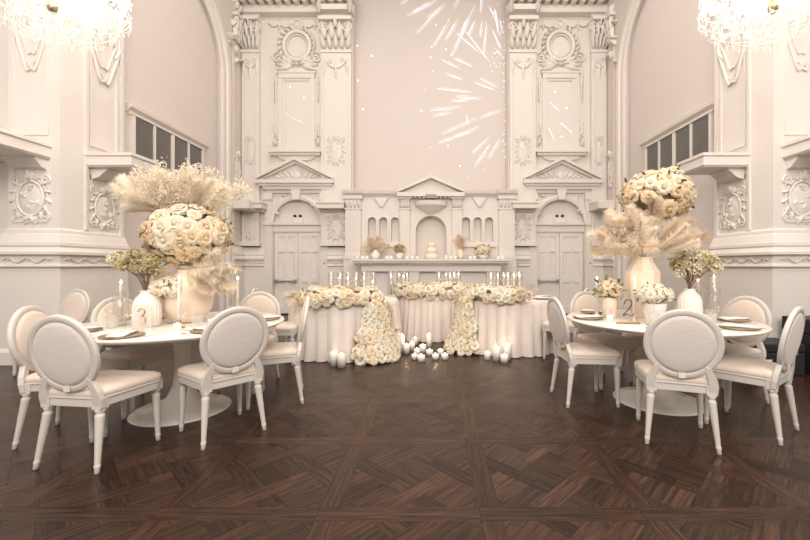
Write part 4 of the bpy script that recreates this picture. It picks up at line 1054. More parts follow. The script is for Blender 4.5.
for k in range(80):
    a = rn.uniform(0, 6.283); el = R(rn.uniform(2, 75)); d = Vector((math.cos(a) * math.cos(el) * 1.35, math.sin(a) * math.cos(el) * .75, math.sin(el) * 1.1 + .16)).normalized()
    inst(rn.choice(PL), 'pampas_plume', cp, orient(Vector((d.x * rn.uniform(.02, .16), d.y * .08, .01 + rn.uniform(0, .1))), (d + Vector((rn.gauss(0, .12), rn.gauss(0, .12), rn.gauss(0, .16)))).normalized(), rn.uniform(.7, 1.1), rn.random() * 6.28))
for k in range(36):
    a = rn.uniform(0, 6.283); el = R(rn.uniform(8, 80)); d = Vector((math.cos(a) * math.cos(el), math.sin(a) * math.cos(el) * .7, math.sin(el))).normalized()
    inst(TF_[1] if k % 2 else TF_[0], 'seed_spray', cp, orient(Vector((d.x * .04, d.y * .04, .04)), d, rn.uniform(.7, .95), rn.random() * 6.28))
ribbed('white ribbed bottle vase with dried hydrangea on the right table', 2.39, 3.62, .29, .10)
hydrangea('dried green and cream hydrangea spray in the white ribbed vase of the right table', 2.39, 3.62, TZ + .28, .06, .19, .20, .13, 34, rn)
vase('cream_vase', 'small cream fluted vase of open white roses at the left of the right table', (1.71, 3.76, TZ), [(0, 0), (.055, 0), (.062, .02), (.066, .17), (.06, .20), (.052, .20), (.05, .17), (0, .16)], 'vase_peach', flute=16, famp=.03, seg=64)
posy('bunch of open cream roses in the small cream vase on the right table', 1.71, 3.76, TZ + .20, .115, 15, .056, 'open', rn, .10)
vase('bowl_vase', 'white tapered bowl vase of small white roses before the faceted vase', (1.90, 3.34, TZ), [(0, 0), (.05, 0), (.06, .01), (.085, .12), (.098, .185), (.090, .185), (.078, .12), (0, .1)], 'porcelain', flute=22, famp=.03, seg=88)
posy('dome of small white roses with green leaves in the white bowl vase', 1.90, 3.34, TZ + .18, .145, 26, .036, 'white', rn, .10)

# --- table numbers
NUM3 = [(-.30, .34), (-.12, .50), (.12, .44), (.16, .22), (-.02, .06), (-.12, .04), (.06, .02), (.20, -.14), (.16, -.36), (-.06, -.50), (-.30, -.42), (-.38, -.30)]
NUM2 = [(-.26, .22), (-.20, .42), (.02, .52), (.22, .40), (.20, .16), (-.02, -.14), (-.34, -.46), (-.26, -.50), (-.10, -.42), (.12, -.50), (.30, -.48), (.38, -.36)]
def smooth_path(p, k=6):
    out = []; p = [Vector(q) for q in p]
    for i in range(len(p) - 1):
        a, b, c, d = p[max(i - 1, 0)], p[i], p[i + 1], p[min(i + 2, len(p) - 1)]
        for j in range(k):
            t = j / k; out.append(.5 * ((2 * b) + (c - a) * t + (2 * a - 5 * b + 4 * c - d) * t * t + (3 * b - a - 3 * c + d) * t ** 3))
    out.append(p[-1]); return out
def number(label, x, y, h, w, path, nm, base, ncol, rz, slab):
    t = thing('table_number', label, 'table number', (x, y, TZ), rz)
    pl = MB(); pl.prism([(-w / 2, .012), (w / 2, .012), (w / 2, h), (-w / 2, h)], -.003, .003, Matrix(((1, 0, 0, 0), (0, 0, -1, 0), (0, 1, 0, 0), (0, 0, 0, 1)))).build('card', slab, t)
    MB().box(-w * .55, w * .55, -.02, .02, 0, .014).build('stand', base, t, bevel=.002)
    sp = smooth_path(path); s = h * (.62 if h < .25 else .5); n = len(sp)
    MB().tube([(p.x * s * .9, -.0055, h * .52 + p.y * s) for p in sp], [.0055 + .0035 * abs(math.sin(3.1 * i / n + .4)) for i in range(n)], 6, flat=.4).build('numeral', ncol, t)
number('table number card with a gold 3 on the left table', -2.27, 3.06, .20, .13, NUM3, 3, 'porcelain', 'gold', R(5), 'acrylic')
number('clear table number card with a dark 2 on the right table', 1.70, 3.38, .27, .17, NUM2, 2, 'gold', 'black', R(-8), 'glass')

# ------------------------------------------------------------------ candles
FL = [(0, 0), (.0035, .003), (.0052, .008), (.0042, .014), (.0018, .021), (0, .025)]
FLM = MB().lathe(FL, 10).mesh('flame', 'flame'); WK = MB().tube([(0, 0, 0), (0, 0, .010)], .0012, 5).mesh('wick', 'wick')
CANDLE_LIGHTS = []
def candle(label, x, y, z, h, r, name='taper_candle', group=None, holder=None, fs=1.0, cat='candle'):
    t = thing(name, label, cat, (x, y, z), 0, group); z0 = 0
    if holder == 'gold':
        MB().lathe([(.0, 0), (.042, 0), (.044, .004), (.03, .010), (.009, .018), (.008, .035), (.016, .045), (.018, .06), (0, .06)], 24).build('holder', 'gold', t); z0 = .05
    elif holder == 'dish':
        MB().lathe([(0, 0), (.035, 0), (.036, .006), (.014, .012), (.014, .03), (0, .03)], 20).build('holder', 'porcelain', t); z0 = .02
    taper = .85 if r < .02 else 1
    MB().lathe([(0, z0), (r, z0), (r * taper, z0 + h - .004), (r * taper * .86, z0 + h), (r * .3, z0 + h - (.001 if r < .02 else .008)), (0, z0 + h - (.002 if r < .02 else .009))], 20).build('wax_body', 'wax', t)
    o = z0 + h - (.003 if r < .02 else .01)
    inst(WK, 'wick', t, Matrix.Translation((0, 0, o))); inst(FLM, 'flame', t, Matrix.Translation((0, 0, o + .006)) @ Matrix.Diagonal((fs, fs, fs, 1)))
    return t
def hurricane(label, x, y, z, h, r, group=None):
    t = MB().lathe([(0, .002), (r - .004, .002), (r, .008), (r, h), (r - .003, h), (r - .003, .01), (0, .006)], 24).build('glass_cylinder', 'glass', None, (x, y, z)); return tag(t, label, 'glass cylinder', group)
def tz(py): return .51 * FPX / (py - VY)
for side, lst in (('left', [(121, -3.24 + 0, 3.30, .33, 'nearest the left edge, beside the glasses', 0), (179, 0, 3.16, .34, 'standing before the rose posy', 1), (237.5, 0, 3.72, .32, 'at the right end behind the oval chair back', 1)]),
                  ('right', [(597, 0, 3.98, .34, 'at the left end behind the cream vase', 0), (634.5, 0, 3.50, .35, 'beside the number card', 0), (698, 0, 3.82, .33, 'right of the hydrangea vase', 0), (714, 0, 3.86, .36, 'furthest right, in a glass cylinder', 0)])):
    for px, _, Y, h, ds, g in lst:
        x = xat(px, Y)
        candle('lit white taper on the %s table, %s' % (side, ds), x, Y, TZ, h, .0135, group=None, holder='gold' if g else 'dish', fs=1.25)
        if px in (121, 698, 714): hurricane('tall clear glass cylinder on the %s table, %s' % (side, {121: 'left of the hydrangea', 698: 'right of the hydrangea vase', 714: 'the furthest right'}[px]), x, Y, TZ + 0, .30, .055)
    CANDLE_LIGHTS += [(xat(q[0], q[2]), q[2] - .0, TZ + q[3] + .055 - (0 if q[5] else .03), 1.0) for q in lst]
# tapers in glass along the back of the head tables
hg = [(331, 6.2, .05), (340, 6.2, .30), (348, 6.15, .28), (356, 6.2, .28), (364, 6.15, .28), (373, 6.2, .22), (391, 6.75, .30), (399, 6.85, .32), (403.5, 6.7, .30), (407, 6.9, .32), (439, 6.75, .32), (446, 6.9, .32), (450, 6.7, .32), (454, 6.85, .32), (458.5, 6.7, .33), (491, 6.35, .32), (498, 6.3, .32), (504, 6.4, .32), (508, 6.25, .32), (514, 6.35, .32), (519.5, 6.25, .32)]
ordn = ['first', 'second', 'third', 'fourth', 'fifth', 'sixth', 'seventh', 'eighth', 'ninth', 'tenth']
cnt = {}
for px, Y, h in hg:
    nm = 'left' if px < 380 else ('middle' if px < 470 else 'right'); k = cnt.get(nm, 0); cnt[nm] = k + 1
    x = xat(px, Y)
    candle('lit white taper on the %s head table, %s from the left' % (nm, ordn[k]), x, Y, TZ, h, .017, group='tapers on the head tables', fs=1.8, name='taper_candle' if h > .1 else 'pillar_candle')
    hurricane('clear glass cylinder on the taper %s from left, %s head table' % (ordn[k], nm), x, Y, TZ, .40, .05, 'glass cylinders on the head tables')
for px, Y, h in (hg[3], hg[8], hg[12], hg[17]): CANDLE_LIGHTS.append((xat(px, Y), Y, TZ + h + .014, 2.0))
# pillar candles on the floor
fp = [('left', 334, 366, 351, 4.2), ('left', 341.5, 367.5, 353, 4.2), ('left', 342.5, 360, 346, 4.0),
      ('middle', 402, 353, 334, 2.8), ('middle', 406.5, 354, 343, 3.2), ('middle', 412, 351, 341, 3), ('middle', 415, 345, 337, 3), ('middle', 414.5, 360, 354, 3), ('middle', 421.2, 362, 354, 3.8), ('middle', 417, 356, 348, 3.2), ('middle', 422.7, 353, 344, 3.4), ('middle', 429.5, 355.5, 349, 3.6), ('middle', 429, 349, 333, 2.8), ('middle', 435.5, 360, 354, 3.4), ('middle', 440.5, 355, 349, 3.2), ('middle', 444.8, 360, 353, 3.4),
      ('right', 487.5, 360, 351, 3.4), ('right', 496.2, 361, 346, 3.8), ('right', 496.8, 356.5, 342, 3.4), ('right', 507.3, 360.5, 343.5, 3.8), ('right', 504.3, 363, 354, 4.0), ('right', 514.8, 357.5, 351, 2.8)]
placed = []
fpl = {'left': 'by the foot of the left tablecloth', 'middle': 'between the two flower cascades', 'right': 'before the right tablecloth'}
cnt = {}
tot = {'left': 3, 'middle': 13, 'right': 6}
words = ['furthest left', 'second from left', 'third from left', 'fourth from left', 'fifth from left', 'sixth from left', 'seventh from left', 'eighth from left', 'ninth from left', 'tenth from left', 'eleventh from left', 'twelfth from left', 'furthest right']
order = {}
for sd in tot:
    for i, q in enumerate(sorted([f for f in fp if f[0] == sd], key=lambda f: f[1])): order[q] = words[i] if i < tot[sd] - 1 else words[-1]
for q in fp:
    sd, px, yb, yt, w = q
    Y = FPX * EYE / (yb - VY) + .04; x = xat(px, Y); r = w / FPX * Y
    for _ in range(30):
        bad = [p for p in placed if math.hypot(p[0] - x, p[1] - Y) < p[2] + r + .004]
        if not bad: break
        for p in bad:
            dx, dy = x - p[0], Y - p[1]; l = math.hypot(dx, dy) or 1; k = (p[2] + r + .006 - l); x += dx / l * k * .4; Y += dy / l * k
    placed.append((x, Y, r))
    candle('lit pillar candle on the floor %s, %s' % (fpl[sd], order[q]), x, Y, 0, max(.07, (yb - yt) / FPX * Y - .02), r, name='pillar_candle', group='pillar candles on the floor', fs=.9)
for q, p in zip(fp, placed):
    if q[1] in (342.5, 406.5, 422.7, 435.5, 496.2, 507.3): CANDLE_LIGHTS.append((p[0], p[1], max(.07, (q[3] and (q[2] - q[3]) / FPX * p[1] - .02)) + .010, .35))

# ------------------------------------------------------------------ head table flowers
def runner(label, c, r, a0, a1, n, rnd, kind='ivory', size=.066, name='floral_runner', plum=()):
    t = thing(name, label, 'flowers', (c[0], c[1], TZ)); cs = []
    for _ in range(4000):
        a = R(rnd.uniform(a0, a1)); ph = rnd.uniform(-.5, PI + .3); q = rnd.uniform(.92, 1.05)
        o = .14 * math.cos(ph) * q; z = .06 + .16 * math.sin(ph) * q
        edge = min(a - R(a0), R(a1) - a) * r; k = min(1, .55 + edge / .25)
        rr = r - .04 + o * k
        # radial, outward direction
        if z * k < .05 and rr < r + .03: continue
        cs.append((Vector((rr * math.cos(a), rr * math.sin(a), z * k)), Vector((math.cos(a) * math.cos(ph), math.sin(a) * math.cos(ph), math.sin(ph) + .1)).normalized()))
    pts = relax(cs, n, size * 1.05); add_roses(t, pts, size, kind, rnd); foliage(t, pts, n, size * 1.3, 'olive', rnd, spread=.7)
    core = [(math.cos(R(a0 + (a1 - a0) * i / 16)) * (r - .05), math.sin(R(a0 + (a1 - a0) * i / 16)) * (r - .05), .06) for i in range(17)]
    MB().tube(core, .06, 8).build('flower_foam', 'olive_pale', t)
    for a in plum:
        for k in range(7):
            aa = R(a); d = Vector((math.cos(aa) + rnd.gauss(0, .4), math.sin(aa) + rnd.gauss(0, .3), rnd.uniform(-.12, .55))).normalized(); p = Vector((math.cos(aa) * (r - .06), math.sin(aa) * (r - .06), .08))
            inst(PL[k % 2], 'pampas_plume', t, orient(p, d, rnd.uniform(.4, .6), rnd.random() * 6))
    return t
rn = random.Random(31)
runner('thick white rose runner along the front edge of the left head table', LT[:2], LT[2], -128, -40, 58, rn, plum=(-134, -126))
runner('white rose runner along the front edge of the middle head table', CT[:2], CT[2], -165, -15, 62, rn)
runner('white rose runner along the front edge of the right head table', RT[:2], RT[2], -165, -84, 56, rn, plum=(-86, -78))
def cascade(label, c, r, ang, n, rnd, lean=0.0, wide=.34):
    t = thing('floral_cascade', label, 'flowers', (c[0] + (r + .1) * math.cos(R(ang)), c[1] + (r + .1) * math.sin(R(ang)), 0)); cs = []
    nx, ny = math.cos(R(ang)), math.sin(R(ang)); tx, ty = -ny, nx
    cx, cy_ = nx * -.0, ny * -.0
    for _ in range(6000):
        h = rnd.random() ** 1.15; w = .17 + .02 * math.sin(h * 17) + (wide - .17) * (1 - h) ** 1.1 * (1 + .12 * math.sin(h * 23 + n)); dp = .05 + .20 * (1 - h) ** 1.5
        u = rnd.uniform(-1, 1); z = .06 + h * .70; b = math.sqrt(1 - u * u)
        uu = u * w + lean * (1 - h); oo = .0 + dp * b
        curve = -(r - math.sqrt(max(.01, r * r - (u * w) ** 2))) * .8
        cs.append((Vector((tx * uu + nx * (oo + curve), ty * uu + ny * (oo + curve), z)), Vector((tx * u * .8 + nx * (b + .25), ty * u * .8 + ny * (b + .25), .15 + .5 * (1 - h))).normalized()))
    pts = relax(cs, n, .070); add_roses(t, pts, .068, 'ivory', rnd); foliage(t, pts, 60, .07, 'olive', rnd, spread=.6)
    core = MB()
    core.tube([(tx * lean, ty * lean, .02), (tx * lean * .8 - nx * .0, ty * lean * .8, .15), (tx * lean * .5 - nx * .02, ty * lean * .5 - ny * .02, .45), (-nx * .03, -ny * .03, .76)], [.15, .12, .06, .05], 10); core.build('flower_foam', 'olive_pale', t)
    return t
cascade('white rose cascade falling from the left head table to the floor', LT[:2], LT[2], -47, 86, rn, lean=-.04, wide=.37)
cascade('white rose cascade falling from the right head table to the floor', RT[:2], RT[2] + .0, 208, 80, rn, lean=.0, wide=.33)

# ------------------------------------------------------------------ place settings
PLATE = thing('dinner_plate', 'x', 'plate'); MB().lathe([(0, .004), (.07, .004), (.095, .009), (.13, .014), (.135, .013), (.10, .004), (.07, 0), (0, 0)], 40).build('plate_body', 'porcelain', PLATE)
MB().lathe([(.131, .0142), (.136, .0145), (.1375, .013), (.136, .0115), (.131, .0138)], 40).build('gold_rim', 'gold', PLATE)
def cutlery(kind):
    mb = MB()
    if kind == 'fork':
        mb.prism([(-.004, -.09), (.004, -.09), (.003, .02), (.011, .035), (.012, .05), (-.012, .05), (-.011, .035), (-.003, .02)], 0, .002)
        for k in range(4): x = -.0105 + k * .007; mb.box(x - .0016, x + .0016, .05, .09, 0, .002)
    elif kind == 'knife': mb.prism([(-.005, -.11), (.005, -.11), (.004, .0), (.010, .02), (.009, .09), (.0, .115), (-.004, .10), (-.004, 0)], 0, .002)
    else:
        mb.prism([(-.004, -.09), (.004, -.09), (.0025, .03), (-.0025, .03)], 0, .002); dome(mb, Matrix.Identity(4), 0, .055, .018, .028, .004)
    return mb
FK = cutlery('fork').build('dinner_fork', 'gold'); KN = cutlery('knife').build('dinner_knife', 'gold')
NP = MB(); 
g = [[(x, y) for y in [-.12, -.06, 0, .06, .12]] for x in [-.05, -.025, 0, .025, .05]]
vs = []
for lay in (1, 0):
    for i in range(5):
        for j in range(5): x, y = g[i][j]; z = .003 + lay * (.012 + .006 * math.sin(i * 1.7 + j * 1.1) * (1 if i not in (0, 4) else .3)); vs.append((x * (1 + .1 * math.sin(j * 2)), y, z if lay else .0005))
fs = []
for lay in (0, 1):
    for i in range(4):
        for j in range(4): a = lay * 25 + i * 5 + j; fs.append((a, a + 1, a + 6, a + 5))
ed = [(0, j) for j in range(5)] + [(i, 4) for i in range(1, 5)] + [(4, j) for j in range(3, -1, -1)] + [(i, 0) for i in range(3, 0, -1)]
for k in range(len(ed)):
    a = ed[k]; b = ed[(k + 1) % len(ed)]; A = a[0] * 5 + a[1]; B = b[0] * 5 + b[1]; fs.append((A, B, B + 25, A + 25))
NP = NP.add(vs, fs, True).build('folded_napkin', 'napkin')
CARD = MB().box(-.05, .05, -.09, .09, 0, .0015).build('menu_card', 'card')
WG = MB().lathe([(0, .001), (.034, .001), (.035, .004), (.010, .008), (.0035, .02), (.003, .09), (.008, .10), (.028, .115), (.038, .14), (.040, .17), (.033, .215)], 24).build('wine_glass', 'glass')
TG = MB().lathe([(0, .003), (.032, .003), (.036, .01), (.038, .05), (.040, .10)], 24, flute=16, famp=.03).build('tumbler', 'rib_glass')
protos = {'plate': (PLATE, 'plate'), 'fork': (FK, 'fork'), 'knife': (KN, 'knife'), 'napkin': (NP, 'napkin'), 'card': (CARD, 'menu card'), 'glass': (WG, 'wine glass'), 'tumbler': (TG, 'tumbler')}
used = set()
def put(kind, label, group, x, y, z, rz):
    o, cat = protos[kind]
    if kind not in used:
        used.add(kind); o.location = (x, y, z); o.rotation_euler.z = rz; tag(o, label, cat, group); return o
    if kind == 'plate': return dup(o, (x, y, z), rz, label, group)
    c = o.copy(); COL.objects.link(c); c.location = (x, y, z); c.rotation_euler = (0, 0, rz); tag(c, label, cat, group); return c
def setting(c, r, ang, where, tn, full=True):
    a = R(ang); n = Vector((math.cos(a), math.sin(a))); t = Vector((-n.y, n.x)); C_ = Vector(c); rz = a + PI / 2
    def P(o, s): q = C_ + n * (r - o) + t * s; return q.x, q.y
    x, y = P(.17, 0); put('plate', 'white gold-rimmed plate %s' % where, 'plates on ' + tn, x, y, TZ, rz)
    x, y = P(.17, .0); put('napkin', 'folded white napkin on the plate %s' % where, 'napkins on ' + tn, x, y, TZ + .0145, rz + .3)
    if not full: 
        x, y = P(.33, -.1); put('glass', 'stemmed wine glass %s' % where, 'wine glasses on ' + tn, x, y, TZ, 0); return
    x, y = P(.16, .165); put('knife', 'gold knife beside the plate %s' % where, 'gold knives on ' + tn, x, y, TZ, rz)
    x, y = P(.16, -.165); put('fork', 'gold fork beside the plate %s' % where, 'gold forks on ' + tn, x, y, TZ, rz)
    x, y = P(.35, -.12); put('glass', 'stemmed wine glass %s' % where, 'wine glasses on ' + tn, x, y, TZ, 0)
    x, y = P(.36, -.03); put('tumbler', 'ribbed clear tumbler %s' % where, 'tumblers on ' + tn, x, y, TZ, 0)
for ang, w in ((-90, 'before the nearest chair at the left table'), (-42, 'before the right-hand near chair at the left table'), (18, 'at the right end of the left table'), (68, 'at the back right of the left table'), (-138, 'before the far left chair at the left table'), (155, 'at the left end of the left table')): setting(TL, .84, ang, w, 'the left table')
for ang, w in ((-112, 'before the nearest chair at the right table'), (-58, 'before the right-edge chair at the right table'), (-8, 'at the right end of the right table'), (40, 'at the back right of the right table'), (176, 'at the left end of the right table'), (128, 'at the back left of the right table')): setting(TR, .81, ang, w, 'the right table')
for c, ang, w in ((LT, 178, 'at the left end of the left head table'), (LT, 150, 'at the back left of the left head table'), (RT, 2, 'at the right end of the right head table'), (RT, 35, 'at the back right of the right head table'), (RT, -30, 'at the front right of the right head table')): setting(c[:2], c[2], ang, w, 'the head tables', False)
put('card', 'long menu card lying near the front edge of the left table', 'menu cards', -2.08, 2.98, TZ, R(80)); put('card', 'menu card lying at the right of the right table', 'menu cards', 2.45, 3.30, TZ, R(60))
# small votives on the guest tables
def votive(label, x, y, z, grp, r=.03, h=.05):
    t = thing('votive_candle', label, 'votive candle', (x, y, z), 0, grp)
    MB().lathe([(0, 0), (r * .9, 0), (r, .004), (r, h), (r - .004, h), (r - .005, h * .75), (0, h * .72)], 18).build('votive_cup', 'wax', t)
    inst(FLM, 'flame', t, Matrix.Translation((0, 0, h * .74)) @ Matrix.Diagonal((1.2, 1.2, .9, 1)))
for k, (x, y, w) in enumerate(((-2.0, 3.06, 'left table, right of the number card'), (-1.86, 3.3, 'left table, beside the leaning pampas'), (-2.55, 3.35, 'left table, left of the ribbed vase'), (2.12, 3.42, 'right table, right of the bowl vase'), (2.30, 3.34, 'right table, before the ribbed vase'), (1.62, 3.55, 'right table, left of the number card'))):
    votive('small white votive candle on the %s' % w, x, y, TZ, 'votive candles')

# ------------------------------------------------------------------ on the altar
MZ = 1.41; MY = 9.72 - .24
def mx(px): return xat(px, MY)
rn = random.Random(47)
vase('bottle_vase', 'white vase of dried grass at the left of the altar shelf', (mx(375.5), MY, MZ), [(0, 0), (.08, 0), (.11, .06), (.10, .14), (.05, .19), (.05, .22), (0, .2)], 'porcelain')
t = thing('dried_grass_bunch', 'wide tan dried grass bunch at the left of the altar shelf', 'dried grass', (mx(375.5), MY, MZ + .19))
for d, s in fan(30, 10, 85, rn, .6, .85): inst(PL[2] if rn.random() < .3 else PL[0], 'grass_plume', t, orient((0, 0, 0), Vector((d.x, d.y * .5, d.z)).normalized(), s, rn.random() * 6))
vase('small_vase', 'small white vase of green flowers left of the cake', (mx(399.5), MY, MZ), [(0, 0), (.07, 0), (.09, .05), (.085, .13), (.07, .16), (.06, .16), (0, .14)], 'porcelain')
t = thing('green_posy', 'round posy of green and cream flowers left of the cake', 'flowers', (mx(399.5), MY, MZ + .16))
for p, d in ball_pts(.11, .11, .10, 16, .035, rn, -.3, (0, 0, .08)): inst(HY[1] if rn.random() < .7 else HY[0], 'flower_head', t, orient(p, d, .9, 0))
vase('slim_vase', 'slim peach vase of dried grass right of the cake', (mx(460.5), MY, MZ), [(0, 0), (.06, 0), (.075, .08), (.06, .2), (.045, .24), (0, .22)], 'vase_peach')
t = thing('dried_grass_bunch', 'narrow upright dried grass bunch right of the cake', 'dried grass', (mx(460.5), MY, MZ + .2))
for d, s in fan(16, 55, 85, rn, .6, .9): inst(PL[2], 'grass_plume', t, orient((0, 0, 0), d, s, rn.random() * 6))
vase('low_bowl', 'low cream bowl of yellow roses at the right of the altar shelf', (mx(483), MY, MZ), [(0, 0), (.07, 0), (.11, .05), (.12, .11), (.11, .11), (0, .08)], 'porcelain')
posy('mound of yellow cream roses in the low bowl on the altar shelf', mx(483), MY, MZ + .10, .19, 20, .062, 'open', rn, .15)
ck = thing('wedding_cake', 'three-tier white wedding cake with flowers on the altar shelf centre', 'cake', (mx(431.5), MY, MZ))
z = 0
for r_, h_ in ((.17, .13), (.135, .15), (.10, .13)):
    MB().lathe([(0, z), (r_, z), (r_, z + h_ - .012), (r_ - .012, z + h_), (0, z + h_)], 40).build('tier', 'cake', ck); z += h_
for k in range(26):
    a = rn.random() * 6.28; lvl = rn.choice((.13, .28, .41)); q = {.13: .15, .28: .115, .41: .06}[lvl]
    inst(rn.choice(RM['ivory']), 'sugar_flower', ck, orient((q * math.cos(a), q * math.sin(a), lvl + .012), (math.cos(a), math.sin(a), .9), .030, 0))
for k, px in enumerate((358, 363.5, 367.5, 387.5, 391.5, 407.5, 412.5, 417.5, 446, 450.5, 455, 470, 474, 497.5, 501.5)):
    pos = 'left of the grass bunch' if px < 370 else 'between grass bunch and green posy' if px < 395 else 'between green posy and cake' if px < 425 else 'between cake and slim vase' if px < 458 else 'left of the yellow roses' if px < 480 else 'right of the yellow roses'
    same = [p for p in (358, 363.5, 367.5, 387.5, 391.5, 407.5, 412.5, 417.5, 446, 450.5, 455, 470, 474, 497.5, 501.5) if (p < 370) == (px < 370) and (p < 395) == (px < 395) and (p < 425) == (px < 425) and (p < 458) == (px < 458) and (p < 480) == (px < 480)]
    i = same.index(px); od = 'left one' if i == 0 else ('right one' if i == len(same) - 1 else 'middle one')
    votive('glowing votive on the altar shelf %s, %s' % (pos, od), mx(px), MY - .1, MZ, 'votives on the altar shelf', .038, .075)
CANDLE_LIGHTS += [(mx(q), MY - .1, MZ + .075 * .74 + .014, .6) for q in (363.5, 391.5, 412.5, 450.5, 474, 497.5)]

# ------------------------------------------------------------------ cases on the right
def case(label, x0, x1, y0, y1, h, papers):
    t = thing('equipment_case', label, 'case', ((x0 + x1) / 2, (y0 + y1) / 2, 0)); hx, hy = (x1 - x0) / 2, (y1 - y0) / 2
    MB().box(-hx, hx, -hy, hy, 0, h * .72).build('case_body', 'black', t, bevel=.012)
    MB().box(-hx - .004, hx + .004, -hy - .004, hy + .004, h * .73, h).build('case_lid', 'black', t, bevel=.015)
    for s in (-1, 1): MB().box(s * hx * .6 - .025, s * hx * .6 + .025, -hy - .015, -hy, h * .66, h * .8).build('latch', 'steel', t)
    for (a, b, c, d) in papers: p = MB().box(a, b, -hy - .003, -hy - .0005, c, d).build('paper_sheet', 'paper', t); p['label'] = 'white paper sheet'
case('low black equipment case with a white paper on it behind the right table', 3.66, 4.26, 4.45, 4.85, .37, [(-.23, -.08, .05, .19)])
case('tall black equipment case at the right edge, behind the angled chair', 4.36, 4.95, 4.42, 4.86, .64, [(.02, .2, .30, .36)])

# ------------------------------------------------------------------ chandeliers
def chandelier(x, y, side):
    t = thing('chandelier', 'sparkling crystal chandelier hanging at the top %s corner of the photo' % side, 'chandelier', (x, y, 3.34))
    rnd = random.Random(int(x * 10)); H = CEIL - 3.34
    MB().tube([(0, 0, 1.55), (0, 0, H)], .012, 8).build('hanging_chain', 'brass_dark', t)
    MB().lathe([(0, .25), (.03, .26), (.05, .32), (.02, .38), (.03, .5), (.07, .6), (.03, .7), (.025, 1.0), (.06, 1.1), (.03, 1.2), (.02, 1.55), (0, 1.56)], 20).build('column', 'brass_dark', t)
    fr = MB(); tiers = [(.57, .40, 34), (.46, .24, 28), (.30, .12, 20), (.15, .05, 10)]
    for r_, z_, n in tiers: fr.tube([(r_ * math.cos(2 * PI * k / 40), r_ * math.sin(2 * PI * k / 40), z_) for k in range(40)], .006, 6, closed=True)
    fr.tube([(.42 * math.cos(2 * PI * k / 40), .42 * math.sin(2 * PI * k / 40), .85) for k in range(40)], .006, 6, closed=True)
    fr.build('ring_frame', 'crystal', t)
    dm = MB().add([(0, 0, 0), (.011, 0, -.018), (0, .011, -.018), (-.011, 0, -.018), (0, -.011, -.018), (0, 0, -.055)], [(0, 1, 2), (0, 2, 3), (0, 3, 4), (0, 4, 1), (5, 2, 1), (5, 3, 2), (5, 4, 3), (5, 1, 4)]).mesh('crystal_drop', 'crystal')
    for r_, z_, n in tiers:
        for k in range(n):
            a = 2 * PI * k / n + rnd.uniform(-.04, .04)
            inst(dm, 'crystal_drop', t, Matrix.Translation((r_ * math.cos(a), r_ * math.sin(a), z_ - rnd.uniform(.005, .04))) @ Matrix.Rotation(rnd.random() * 3, 4, 'Z') @ Matrix.Diagonal((1.25, 1.25, 1.25, 1)))
    for k in range(12):
        a = 2 * PI * k / 12 + .1; ca, sa = math.cos(a), math.sin(a)
        pts = [(.04 * ca, .04 * sa, .5), (.2 * ca, .2 * sa, .38), (.4 * ca, .4 * sa, .36), (.53 * ca, .53 * sa, .44), (.55 * ca, .55 * sa, .55)]
        MB().tube(pts, .009, 7).lathe([(0, 0), (.035, .0), (.04, .012), (.012, .02), (.012, .09), (0, .09)], 14, Matrix.Translation((.55 * ca, .55 * sa, .55))).build('arm', 'crystal', t)
        MB().ball((.55 * ca, .55 * sa, .675), .022, sc=(1, 1, 1.8)).build('bulb', 'bulb', t)
    for k in range(8):
        a = 2 * PI * k / 8; MB().ball((.26 * math.cos(a), .26 * math.sin(a), .42), .022, sc=(1, 1, 1.5)).build('bulb', 'bulb', t)
    st = MB()
    def oct_(p, s, l): st.add([(p[0], p[1], p[2] + l * .5), (p[0] + s, p[1], p[2]), (p[0], p[1] + s, p[2]), (p[0] - s, p[1], p[2]), (p[0], p[1] - s, p[2]), (p[0], p[1], p[2] - l * .5)], [(0, 1, 2), (0, 2, 3), (0, 3, 4), (0, 4, 1), (5, 2, 1), (5, 3, 2), (5, 4, 3), (5, 1, 4)])
    tops = [(.42, .85), (.57, .40), (.46, .24), (.30, .12)]
    for i in range(3):
        (r0, z0), (r1, z1) = tops[i], tops[i + 1]; n = 30 if i < 2 else 20
        for k in range(n):
            a = 2 * PI * k / n; m = 9 if i == 0 else 5
            for j in range(m):
                s = j / m; rr = r0 + (r1 - r0) * s; zz = z0 + (z1 - z0) * s - .08 * math.sin(PI * s) * (i > 0); oct_((rr * math.cos(a), rr * math.sin(a), zz), .009, .022)
    for k in range(1200):
        a = rnd.random() * 6.283; r_ = .59 * rnd.random() ** .55; z_ = .04 + .50 * (r_ / .64) ** 1.6 * .8 + rnd.random() * (.75 - .3 * r_)
        oct_((r_ * math.cos(a), r_ * math.sin(a), z_), rnd.uniform(.009, .016), rnd.uniform(.035, .065))
    o = st.build('crystal_strands', 'crystal', t); o['kind'] = 'stuff'
chandelier(-3.50, 3.6, 'left'); chandelier(3.15, 3.6, 'right')
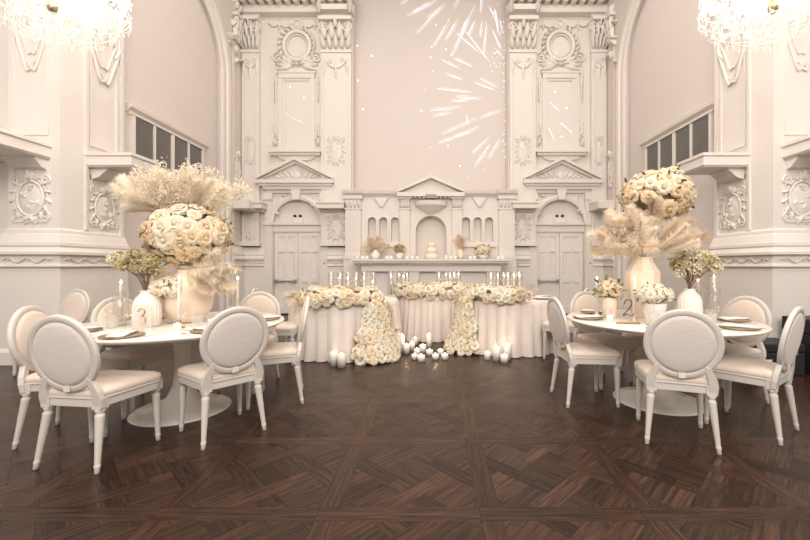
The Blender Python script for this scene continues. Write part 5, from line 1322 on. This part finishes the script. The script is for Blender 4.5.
# ------------------------------------------------------------------ camera, light, look
cam = bpy.data.cameras.new('camera'); co = bpy.data.objects.new('camera', cam); COL.objects.link(co)
co.location = (0, 0, EYE); co.rotation_euler = (R(90), 0, 0)
cam.sensor_width = 36; cam.sensor_fit = 'HORIZONTAL'; cam.lens = 36 * FPX / 810
cam.shift_x = -(VX - 405) / 810; cam.shift_y = -(270 - VY) / 810; cam.clip_start = .05; cam.clip_end = 100
scn.camera = co
wd = bpy.data.worlds.new('world'); scn.world = wd; wd.use_nodes = True
wd.node_tree.nodes['Background'].inputs[0].default_value = (1, .90, .82, 1); wd.node_tree.nodes['Background'].inputs[1].default_value = WORLD
def light(kind, name, loc, energy, col, size=.1, rot=None, sx=None, sy=None):
    l = bpy.data.lights.new(name, kind); l.energy = energy; l.color = col
    if kind == 'AREA': l.shape = 'RECTANGLE'; l.size = sx; l.size_y = sy
    else: l.shadow_soft_size = size
    o = bpy.data.objects.new(name, l); COL.objects.link(o); o.location = loc
    if rot: o.rotation_euler = rot
    return o
WARM = (1, .82, .66)
for x, y, e_ in CHL:
    for k in range(6):
        a = 2 * PI * k / 6 + .1; light('POINT', 'bulb_light', (x + .55 * math.cos(a), y + .55 * math.sin(a), 3.34 + .675), e_ / 6, (1, .91, .83), .03)

for x in (-2.2, 2.2):
    for y in (1.0, 5.5): light('AREA', 'ceiling_fill', (x, y, CEIL - .05), AREA, (1, .93, .87), rot=(0, 0, 0), sx=2.2, sy=2.2)  # unseen area lamps added under the ceiling as general fill
light('AREA', 'rear_fill', (0, -2.6, 5.5), REAR, (1, .93, .87), rot=(R(62), 0, 0), sx=7, sy=3)  # broad soft fill added behind the camera, no fixture there
for x, y, z, e_ in CANDLE_LIGHTS: light('POINT', 'candle_glow', (x, y, z), e_, (1, .66, .36), .008)
scn.view_settings.view_transform = 'Standard'; scn.view_settings.look = 'None'; scn.view_settings.gamma = 1; scn.view_settings.exposure = EXPO
scn.view_settings.use_curve_mapping = False
cy = scn.cycles; cy.use_denoising = True; cy.max_bounces = 8; cy.diffuse_bounces = 4; cy.glossy_bounces = 3; cy.transmission_bounces = 4; cy.transparent_max_bounces = 24
cy.caustics_reflective = False; cy.caustics_refractive = False; cy.sample_clamp_indirect = 4
